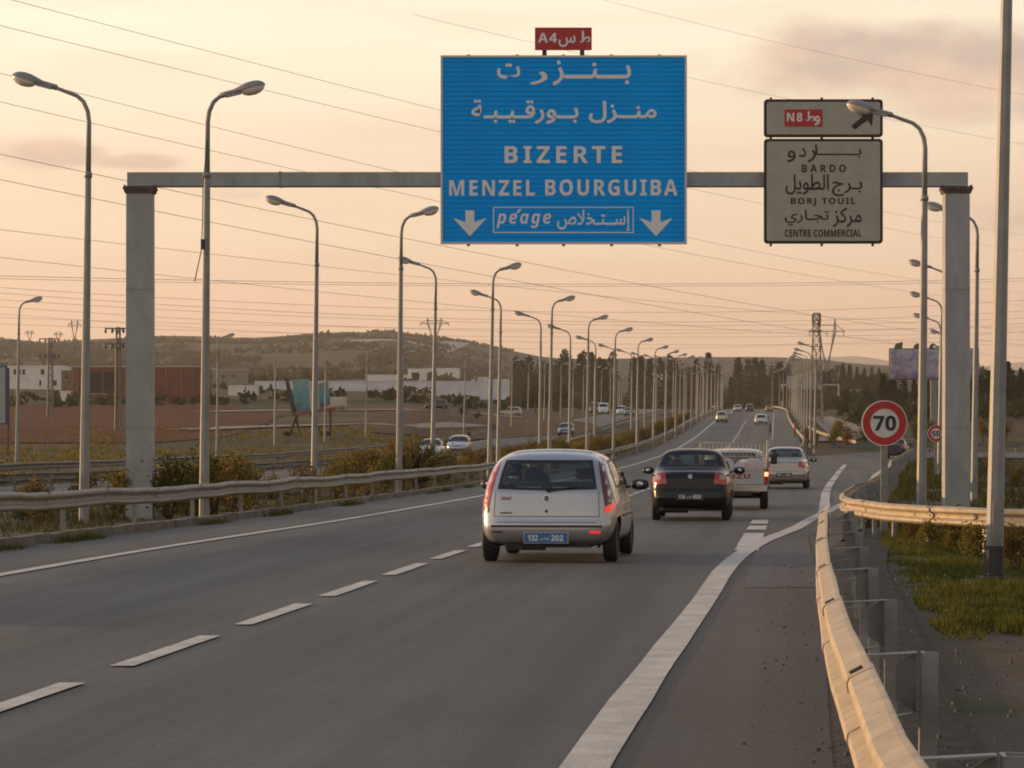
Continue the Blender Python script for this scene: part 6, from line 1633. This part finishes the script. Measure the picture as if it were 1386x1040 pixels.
# traffic further on
for kind, pm, px, Y, lb, lit in (('wagon', P_CHAMP, 976.5, 405, 'small silver estate car in the left lane far ahead', False), ('hatch', P_WHT, 1030, 388, 'small white car in the right lane far ahead, beyond the person', False), ('hatch', P_SILV, 998.5, 590, 'tiny pale car near the crest, left lane', False),
                            ('wagon', P_DARK, 1014.5, 580, 'tiny dark car near the crest between the pale and yellow ones', False), ('sedan', P_YEL, 1041, 575, 'tiny yellow car near the crest, right lane', False)):
    p = spot(px, Y); p.z += .004; car(kind, pm, p, HD(Y), lb, res=.4)
p = Vector(((1209 - 693) * 205 / 3790, 205, zr(205) + .012)); car('sedan', P_BLK, p, rad(-14), 'dark car with lit brake lights on the exit, right of the 70 sign', res=.6, lit=True)
for kind, pm, px, Y, lb, rz in (('sedan', P_SILV, 589, 205, 'silver oncoming saloon, left of the two behind the median bushes', 0), ('hatch', P_SILV, 625, 232, 'silver oncoming hatchback, right of the two behind the median bushes', 0), ('hatch', P_BLUE, 768, 322, 'blue oncoming car on the opposite carriageway above the hatchback', 0),
                            ('van', P_WHT, 818, 520, 'white oncoming van far off on the opposite carriageway', 0), ('wagon', P_WHT, 842, 500, 'white oncoming car right of the distant white van', 0), ('sedan', P_DARK, 853, 480, 'dark oncoming car with bright headlamps right of the distant white car', 0), ('van', P_DARK, 806, 545, 'dark oncoming van left of the distant white van', 0)):
    X = (px - 693) * Y / 3790; car(kind, pm, (X, Y, zr(Y) + .004), HD(Y) + math.pi, lb, res=.45 if Y < 250 else .35, cat='van' if kind == 'van' else 'car')
for px, py, kind, pm, lb, rz in ((470, 557, 'van', P_CREAM, 'cream minibus catching the sun on the field road', rad(95)), (606, 556, 'wagon', P_DARK, 'dark car on the field road behind the triangular sign', rad(88)), (706, 566, 'wagon', P_CREAM, 'cream car on the field road right of the round sign', rad(80))):
    p = hit(px, py); car(kind, pm, p + Vector((0, 0, .18)), rz, lb, res=.35, cat='minibus' if kind == 'van' else 'car')


# ---------------------------------------------------------------- vegetation
LM_B = [leaf_mat('bush_leaves', (.034, .044, .014), (.12, .115, .03), (.28, .18, .04)), leaf_mat('bush_leaves_yellow', (.07, .07, .018), (.22, .17, .04), (.36, .23, .06)), leaf_mat('bush_leaves_brown', (.06, .045, .016), (.18, .115, .04), (.28, .16, .05))]
LM_C = leaf_mat('conifer_needles', (.008, .013, .008), (.024, .032, .015))
LM_T = leaf_mat('tree_leaves', (.014, .021, .009), (.044, .050, .020))
LM_G = leaf_mat('grass_blades', (.035, .042, .012), (.085, .085, .024), (.16, .13, .05))
LM_GG = leaf_mat('green_grass_blades', (.036, .052, .011), (.105, .115, .024), (.20, .17, .05))
M_BARK = mat('bark', (.06, .045, .032), .9, var=.3, vscale=6)


def leaf_quad(mb, p, s, up=.3):
    a = Vector((R.gauss(0, 1), R.gauss(0, 1), R.gauss(0, 1) + up)).normalized(); b = a.orthogonal().normalized(); b.rotate(Matrix.Rotation(R.uniform(0, 6.28), 3, a)); c = a.cross(b)
    L_ = s * R.uniform(.7, 1.4); w = s * .42
    mb.v += [tuple(p), tuple(p + b * L_ * .5 + c * w), tuple(p + b * L_), tuple(p + b * L_ * .5 - c * w)]; o = len(mb.v) - 4
    mb.f.append((o, o + 1, o + 2, o + 3)); mb.m.append(0); mb.sm.append(False)


def bush_proto(i, n, h, w, s, m, spiky=False):
    e = empty('bush', (0, 0, 0)); st = MB(); lf = MB(); lobes = []
    for k in range(7):
        a = R.uniform(0, 6.28); q = Vector((math.cos(a) * w * R.uniform(.05, .36), math.sin(a) * w * R.uniform(.05, .36), h * R.uniform(.35, .95)))
        st.tube([(q.x * .1, q.y * .1, -.15), (q.x * .5, q.y * .5, q.z * .5), tuple(q)], [.02 * h, .014 * h, .006 * h], 5); lobes.append((q, w * R.uniform(.14, .27)))
    st.build('stem', M_BARK, e)
    if spiky:
        for k in range(n):
            a = R.uniform(0, 6.28); el = R.uniform(.15, 1.45); L_ = h * R.uniform(.8, 1.2); c = Vector((0, 0, h * R.uniform(.1, .4)))
            d = Vector((math.cos(a) * math.cos(el), math.sin(a) * math.cos(el), math.sin(el))); t = d.orthogonal().normalized() * .04 * h
            lf.add([c - t, c + t, c + d * L_ * .6 + t * .8 + Vector((0, 0, -.02)), c + d * L_ + Vector((0, 0, -.18 * h * math.cos(el))), c + d * L_ * .6 - t * .8], [(0, 1, 2, 4), (4, 2, 3)])
    else:
        for k in range(n):
            q, r = R.choice(lobes)
            if R.random() < .12: p = Vector((R.gauss(0, w * .25), R.gauss(0, w * .25), h * R.uniform(.05, 1.12)))
            else:
                d = Vector((R.gauss(0, 1), R.gauss(0, 1), R.gauss(0, 1))).normalized() * r * R.uniform(.3, 1.1) ** .7; d.z *= 1.25; p = q + d
            if p.z > .02: leaf_quad(lf, p, s)
    lf.build('foliage', m, e)
    return e


def tree_proto(kind, h, n):
    e = empty('tree', (0, 0, 0)); tr = MB(); lf = MB()
    if kind == 'conifer':
        tr.tube([(0, 0, -.5), (0, 0, h * .5), (0, 0, h * .97)], [h * .02, h * .012, h * .003], 5)
        for k in range(n):
            t = R.random() ** .75; z = h * (.06 + .94 * t); r = h * .17 * (1 - t) ** .8 * (.65 + .5 * abs(math.sin(t * 23 + kind_seed))) + .02 * h; a = R.uniform(0, 6.28); q = r * R.uniform(.25, 1) ** .5
            leaf_quad(lf, Vector((math.cos(a) * q, math.sin(a) * q, z)), h * .055, .1)
    elif kind == 'cypress':
        tr.tube([(0, 0, -.5), (0, 0, h * .95)], [h * .02, h * .004], 5)
        for k in range(n):
            t = R.random(); z = h * (.04 + .96 * t); r = h * .085 * math.sin(math.pi * min(1, (1 - t) * .8 + .12)) * 1.25; a = R.uniform(0, 6.28); q = r * R.uniform(.3, 1) ** .5 * (1 + .25 * math.sin(a * 3 + t * 9))
            leaf_quad(lf, Vector((math.cos(a) * q, math.sin(a) * q, z)), h * .045, .4)
    else:
        tr.tube([(0, 0, -.5), (.02 * h, 0, h * .3), (0, .02 * h, h * .5)], [h * .035, h * .025, h * .015], 6); lobes = []
        for k in range(9):
            a = R.uniform(0, 6.28); q = Vector((math.cos(a) * h * R.uniform(.05, .32), math.sin(a) * h * R.uniform(.05, .32), h * R.uniform(.42, .82))); lobes.append((q, h * R.uniform(.12, .22)))
            tr.tube([(0, 0, h * .3), tuple(q)], [h * .014, h * .005], 4)
        for k in range(n):
            q, r = R.choice(lobes); d = Vector((R.gauss(0, 1), R.gauss(0, 1), R.gauss(0, 1))).normalized() * r * R.uniform(.3, 1.08) ** .6; leaf_quad(lf, q + d, h * .05)
    tr.build('trunk', M_BARK, e); lf.build('crown', LM_C if kind != 'broad' else LM_T, e)
    return e


def ordw(n):
    u = 'first second third fourth fifth sixth seventh eighth ninth tenth eleventh twelfth thirteenth fourteenth fifteenth sixteenth seventeenth eighteenth nineteenth'.split()
    t = ['', '', 'twent', 'thirt', 'fort', 'fift', 'sixt']
    return u[n - 1] if n < 20 else t[n // 10] + ('ieth' if n % 10 == 0 else 'y-' + u[n % 10 - 1])


def number(spots, by, tail):
    d = {}
    for i, q in enumerate(spots): d.setdefault(q[3], []).append(i)
    for lb, ix in d.items():
        if len(ix) < 2: continue
        for n, i in enumerate(sorted(ix, key=lambda i: by(spots[i]))): q = list(spots[i]); q[3] = f'{ordw(n + 1)} {lb}, {tail}'; spots[i] = tuple(q)


def scatter(protos, spots, name, group, cat):
    """protos[k] becomes the first spot using it; later ones are copies"""
    seen = set()
    for k, loc, sc, label in spots:
        pr = protos[k]
        if k in seen: o = copy_tree(pr)
        else: seen.add(k); o = pr
        o.name = name; o.location = loc; o.rotation_euler = (0, 0, R.uniform(0, 6.28)); o.scale = (sc * R.uniform(.85, 1.15), sc * R.uniform(.85, 1.15), sc) if not hasattr(sc, '__len__') else sc
        o['label'] = label; o['category'] = cat; o['group'] = group
    for k, pr in enumerate(protos):
        if k not in seen:
            for c in KIDS.get(pr.name, []): bpy.data.objects.remove(c)
            bpy.data.objects.remove(pr)


BP = [bush_proto(i, 1300, 1.15, 1.25, .075, LM_B[i % 3]) for i in range(6)] + [bush_proto(6, 110, 1.3, 1, .1, LM_B[0], True)]
for b in BP: KIDS[b.name] = KIDS.get(b.name, [])
spots = []


def bush_at(off, y, sc, k=None, label=None):
    X = cx(y) + off; k = R.randrange(6) if k is None else k
    nm = ['dark olive', 'yellowish green', 'brownish'][k % 3]
    where = 'near the gantry' if y < 75 else 'left of the silver hatchback' if y < 110 else 'behind the silver hatchback' if y < 170 else 'towards the bend' if y < 260 else 'far along the median'
    spots.append((k, (X, y, ground(X, y) - .03), sc, label or f'{nm} leafy bush in the median, {where}'))


# named near ones, left to right
for px, y, sc, k, lb in ((40, 64, .62, 1, 'thin yellowish bush at the far left behind the median barrier'), (150, 63, .8, 4, 'thin yellowish bush just left of the gantry column'), (228, 63, .95, 0, 'round dark bush between gantry column and first lamp pole'), (252, 66, .85, 4, 'yellow-green bush left of the first lamp pole'),
                       (296, 64, 1.0, 3, 'dark upright bush right of the first lamp pole'), (330, 68, 1.0, 1, 'yellowish bush, second to the right of the first lamp pole'), (362, 66, .9, 5, 'brown-green bush, third to the right of the first lamp pole'), (392, 70, .95, 1, 'yellowish bush left of the second left-facing lamp pole'),
                       (440, 78, .7, 2, 'low brown bush right of the second left-facing lamp pole'), (470, 84, .85, 4, 'loose yellow bush halfway to the third lamp pole'), (510, 88, .9, 2, 'brown bush left of the tall pole under the blue sign'), (556, 92, 1.15, 4, 'yellow bush right of the tall pole under the blue sign'),
                       (580, 95, .9, 0, 'dark low bush in front of the first silver oncoming car'), (648, 100, 1.15, 2, 'large rusty bush right of the silver oncoming cars'), (688, 104, 1.15, 6, 'spiky palm-like plant left above the silver hatchback'), (712, 106, 1.2, 0, 'dark bush right of the spiky plant, above the hatchback roof')):
    X = min((px - 693) * y / 3790, cx(y) - 8.5 - sc * .3); spots.append((k, (X, y, ground(X, y) - .03), sc * 1.18, lb))
y = 54
while y < 135: bush_at(R.uniform(-15.5, -9.2), y, R.uniform(.45, .8)); y += R.uniform(2.2, 4.5)
y = 112
while y < 148: bush_at(R.uniform(-14, -9.4), y, R.uniform(.6, .95)); y += 2.6
y = 150
while y < 420:
    bush_at(-9.0 + R.uniform(-.5, .5), y, R.uniform(.95, 1.35)); bush_at(R.uniform(-14.5, -10), y + .7, R.uniform(.7, 1.1)) if y < 300 else 0
    y += R.uniform(1.9, 3.0) if y < 260 else 4.5
for q, (px, py, sc) in enumerate(((668, 588, 1), (1130, 603, 1.6), (1150, 607, 1.4), (1170, 598, 1.8), (1105, 606, 1.2), (1095, 600, 1.3), (1255, 600, 1.8), (1330, 598, 2.0), (1360, 600, 1.8), (1240, 596, 2.0), (1140, 596, 1.9), (1340, 640, .9), (1376, 660, .7))):
    p = hit(px, py, 45, 500); spots.append((q % 6, p - Vector((0, 0, .05)), sc, f'{["dark olive","yellowish green","brownish"][q%3]} bush on the right verge beyond the exit road'))
# weeds in front of the curved barrier
for px, y, sc in ((1262, 44.5, .42), (1290, 44, .34), (1330, 41.5, .5), (1300, 47, .55), (1215, 50, .4), (1376, 38, .5), (1235, 47, .33)):
    X = (px - 693) * y / 3790; spots.append((R.choice([2, 5, 4]), (X, y, ground(X, y) - .02), sc, 'small reddish weed clump at the foot of the curved barrier'))
number(spots, lambda q: q[1][1], 'going away')
scatter(BP, spots, 'bush', 'bushes and weeds along the roads', 'bush')

TP = []
for i in range(3): kind_seed = i * 2.1; TP.append(tree_proto('conifer', 10, 700))
for i in range(2): TP.append(tree_proto('cypress', 9, 600))
for i in range(4): TP.append(tree_proto('broad', 7, 900))
spots = []


def tree_px(px, ytop, Y, k, label=None):
    X = (px - 693) * Y / 3790; z = ground(X, Y); h = at(0, ytop, Y).z - z; base = 10 if k < 3 else 9 if k < 5 else 6.6
    if h < 1.5: return
    nm = 'dark pointed conifer' if k < 3 else 'narrow dark cypress' if k < 5 else 'rounded leafy tree'
    zone = 'left of the far street lamps' if px < 780 else 'behind the far median lamps' if px < 960 else 'above the far end of the motorway' if px < 1065 else 'right of the lattice tower' if px < 1200 else 'under the purple billboard' if px < 1280 else 'at the far right'
    spots.append((k, (X, Y, z - .1), (h / base * R.uniform(.85, 1.1),) * 2 + (h / base,), label or f'{nm} {zone}'))


# skyline conifers
for px, yt, k in ((698, 484, 1), (706, 489, 0), (716, 483, 2), (752, 478, 7), (762, 481, 8), (764, 474, 3), (786, 481, 0), (790, 476, 4), (800, 478, 1), (812, 486, 2), (818, 489, 0), (829, 477, 4), (858, 485, 2), (868, 483, 0), (880, 486, 1), (893, 484, 3), (905, 481, 4), (912, 486, 2), (930, 487, 8),
                  (943, 487, 0), (959, 479, 0), (972, 492, 1), (999, 485, 1), (1012, 487, 4), (1022, 485, 3), (1031, 488, 2), (1048, 490, 8), (1056, 491, 1), (1066, 493, 0), (1040, 492, 7), (1125, 492, 7), (1141, 493, 1), (1150, 494, 2), (1160, 497, 0), (1170, 498, 1), (1180, 497, 3), (1190, 499, 2)):
    tree_px(px, yt, 1050 + R.uniform(-60, 60), k)
for i in range(30):
    px = 690 + i * 16.5 + R.uniform(-5, 5); tree_px(px, R.uniform(503, 518), 960 + R.uniform(-60, 60), R.choice([0, 1, 2, 7, 8, 3]))
for i in range(34):
    px = 1196 + i * 8 + R.uniform(-3, 3)
    tree_px(px, R.uniform(503, 516) if px < 1330 else R.uniform(494, 508), 560 + R.uniform(-50, 50), R.choice([0, 1, 2, 3, 4, 1]))
for px, yt in ((1334, 492), (1346, 497), (1375, 505), (1353, 500), (1364, 490), (1310, 500)): tree_px(px, yt, 500, R.choice([0, 3, 7]))
for px, yt, Y, k in ((628, 549, 420, 5), (646, 556, 400, 6), (597, 566, 380, 7), (725, 520, 560, 6), (742, 524, 540, 5), (760, 523, 600, 8), (712, 530, 520, 7), (480, 562, 400, 8), (340, 524, 640, 5), (352, 526, 630, 6), (415, 497, 980, 7), (1150, 525, 560, 5), (1175, 522, 520, 6), (1205, 530, 480, 7), (1130, 536, 640, 8), (1065, 522, 780, 5), (1188, 548, 420, 8), (1215, 552, 400, 6),
                     (1236, 545, 420, 5), (1300, 548, 420, 7), (1335, 540, 410, 8), (1352, 548, 400, 6), (1380, 545, 420, 5), (240, 533, 470, 8), (262, 535, 480, 6), (1038, 528, 860, 6), (1018, 535, 830, 7), (985, 538, 820, 8), (962, 541, 800, 5), (940, 545, 790, 6), (1000, 530, 900, 5)):
    tree_px(px, yt, Y, k, None)
number(spots, lambda q: q[1][0] / q[1][1], 'from the left')
scatter(TP, spots, 'tree', 'trees on the slopes beyond the roads', 'tree')

# far woodland as one mass: many small crowns
mb = MB()


def crown(mb, X, Y, z, r, h, n):
    for k in range(n):
        d = Vector((R.gauss(0, 1), R.gauss(0, 1), abs(R.gauss(0, .9)))).normalized() * R.uniform(.5, 1) ** .5
        leaf_quad(mb, Vector((X + d.x * r, Y + d.y * r, z + d.z * h)), r * .85)


for i in range(4200):
    Y = R.uniform(740, 1500); px = R.uniform(690, 1210) if R.random() < .5 else R.uniform(-80, 700)
    if px < 690: Y = R.uniform(1000, 2400)
    X = (px - 693) * Y / 3790
    if abs(X - cx(min(Y, 1000))) < 30 and Y < 820: continue
    if noise.noise(Vector((X * .012, Y * .008, 5))) < -.12: continue
    crown(mb, X, Y, ground(X, Y), R.uniform(1.8, 3.4) * (1 if px > 690 else 1.5), R.uniform(1.6, 3.8) if px > 690 else R.uniform(.7, 1.5), 14)
for i in range(700):
    px = R.uniform(1080, 1500); Y = R.uniform(300, 900); X = (px - 693) * Y / 3790
    if abs(X - cx(Y)) < 14 or noise.noise(Vector((X * .03, Y * .02, 9))) < .05: continue
    crown(mb, X, Y, ground(X, Y), R.uniform(1, 2.2), R.uniform(1, 2.2), 16)
for i in range(420):
    px = R.uniform(-60, 960); Y = R.uniform(420, 960); X = (px - 693) * Y / 3790
    if X > cx(Y) - 31 or noise.noise(Vector((X * .02, Y * .012, 2))) < .12: continue
    crown(mb, X, Y, ground(X, Y), R.uniform(1, 2.4), R.uniform(.8, 1.9), 14)
mb.build('woodland', LM_T, label='dull green scrub and woodland covering the far slopes', cat='woodland', kind='stuff')
# ridge fringe of small trees
mb = MB()
for i in range(260):
    px = R.uniform(500, 690); Y = RIDGE_Y + R.uniform(-60, 20); X = (px - 693) * Y / 3790
    crown(mb, X, Y, ground(X, Y) - 1.4, R.uniform(3, 5), R.uniform(1.2, 2.4), 9)
mb.build('ridge_scrub', LM_T, label='low trees fringing the ridge of the hills', cat='woodland', kind='stuff')


def grass(name, n, area, hmin, hmax, m, label, width=.012):
    V = []; F = []
    for i in range(n):
        q = area()
        if q is None: continue
        X, Y, k = q; z = ground(X, Y) - .01; a = R.uniform(0, 6.28); h = R.uniform(hmin, hmax) * k; w = width * R.uniform(.7, 1.3); b = R.uniform(-.5, .5) * h; c = R.uniform(-.5, .5) * h
        o = len(V); V += [(X - math.cos(a) * w, Y - math.sin(a) * w, z), (X + math.cos(a) * w, Y + math.sin(a) * w, z), (X + b, Y + c, z + h)]; F.append((o, o + 1, o + 2))
    me = bpy.data.meshes.new(name); me.from_pydata(V, [], F); me.materials.append(m); link_mesh(name, me, label=label, cat='grass', kind='stuff')


def ar_med():
    y = 40 + 90 * R.random() ** 1.4; X = cx(y) + R.uniform(-17, -7.1); k = noise.noise(Vector((X * .6, y * .35, 1)))
    return (X, y, .6 + max(0, k) * 1.6) if k > -.15 else None


def ar_kerb():
    y = 34 + 110 * R.random() ** 1.5; X = cx(y) - 6.72 + abs(R.gauss(0, .12)); k = noise.noise(Vector((0, y * .28, 7)))
    return (X, y, min(1, .4 + k * 1.6)) if k > -.12 else None


def ar_right():
    y = R.uniform(20, 60) if R.random() < .8 else R.uniform(22, 30); px = R.uniform(1195, 1520); X = (px - 693) * y / 3790; k = noise.noise(Vector((X * .8, y * .5, 4)))
    edge = 3.75 + (y - 25) * .105 if y < 44 else ramp(y) + 1.2
    if y < 24.5 + noise.noise(Vector((X * 1.3, 0, 2))) * 3 + R.uniform(-1, 1) or X < edge + k * .8: return None
    k2 = noise.noise(Vector((X * 3, y * 1.6, 8)))
    return (X, y, .55 + k * .7 + k2 * .5) if k + k2 * .7 > -.36 and X - edge > R.random() ** 2 * .7 else None


def ar_far():
    y = R.uniform(55, 230); X = ramp(y) + 1.0 + abs(R.gauss(0, 5)); k = noise.noise(Vector((X * .3, y * .2, 4)))
    return (X, y, .7 + k) if k > -.25 and y < 207 else None


grass('median_grass', 34000, ar_med, .08, .24, LM_G, 'dry yellow-green grass growing in the median')
grass('kerb_grass', 26000, ar_kerb, .07, .30, LM_GG, 'green grass tufts growing along the median kerb')
grass('verge_grass', 120000, ar_right, .05, .19, LM_GG, 'green grass patch round the thick lamp pole')
grass('ramp_grass', 26000, ar_far, .12, .42, LM_G, 'dry grass and weeds behind the exit barrier', .02)
mb = MB()
for i in range(1500):
    Y = 120 + 200 * R.random(); px = R.uniform(-80, 640); X = (px - 693) * Y / 3790
    if X > cx(Y) - 28.5 or noise.noise(Vector((X * .12, Y * .05, 6))) < -.05: continue
    r = R.uniform(.25, .8); z = ground(X, Y)
    for k in range(26):
        d = Vector((R.gauss(0, .5), R.gauss(0, .5), abs(R.gauss(0, .55)))); leaf_quad(mb, Vector((X + d.x * r, Y + d.y * r, z + d.z * r * .9)), .16)
mb.build('dry_scrub', LM_B[1], label='low dry scrub dotted over the ground beyond the opposite road', cat='scrub', kind='stuff')
# loose stones on the shoulder
mb = MB()
for i in range(1100):
    y = 6 + 30 * R.random() ** 1.3; X = y * R.uniform(.088, .2) + R.uniform(-.2, .4); r = R.choice([.005, .006, .008, .012]) * R.uniform(.7, 1.4)
    z = zr(y) if X > ramp(y) + 1.2 else zr(y) + .004
    mb.box((X, y, z + r * .4), (r * 2, r * 1.7, r * 1.3), rz=R.uniform(0, 3), taper=.6)
mb.build('gravel', mat('pebble', (.085, .072, .06), .9, var=.4, vscale=20), label='loose gravel on the right shoulder beside the barrier', cat='gravel', kind='stuff')

# ---------------------------------------------------------------- haze
HZ = True
if HZ:
    m = bpy.data.materials.new('haze'); m.use_nodes = True; nt = m.node_tree; nt.nodes.clear(); o = nt.nodes.new('ShaderNodeOutputMaterial'); v = nt.nodes.new('ShaderNodeVolumePrincipled')
    v.inputs['Color'].default_value = (.95, .86, .78, 1); v.inputs['Density'].default_value = 1.1e-4; v.inputs['Anisotropy'].default_value = .3
    nt.links.new(v.outputs[0], o.inputs['Volume'])
    mb = MB(); mb.box((0, 5000, 120), (30000, 14000, 420)); mb.build('haze', m, label='thin evening haze over the land', kind='stuff')
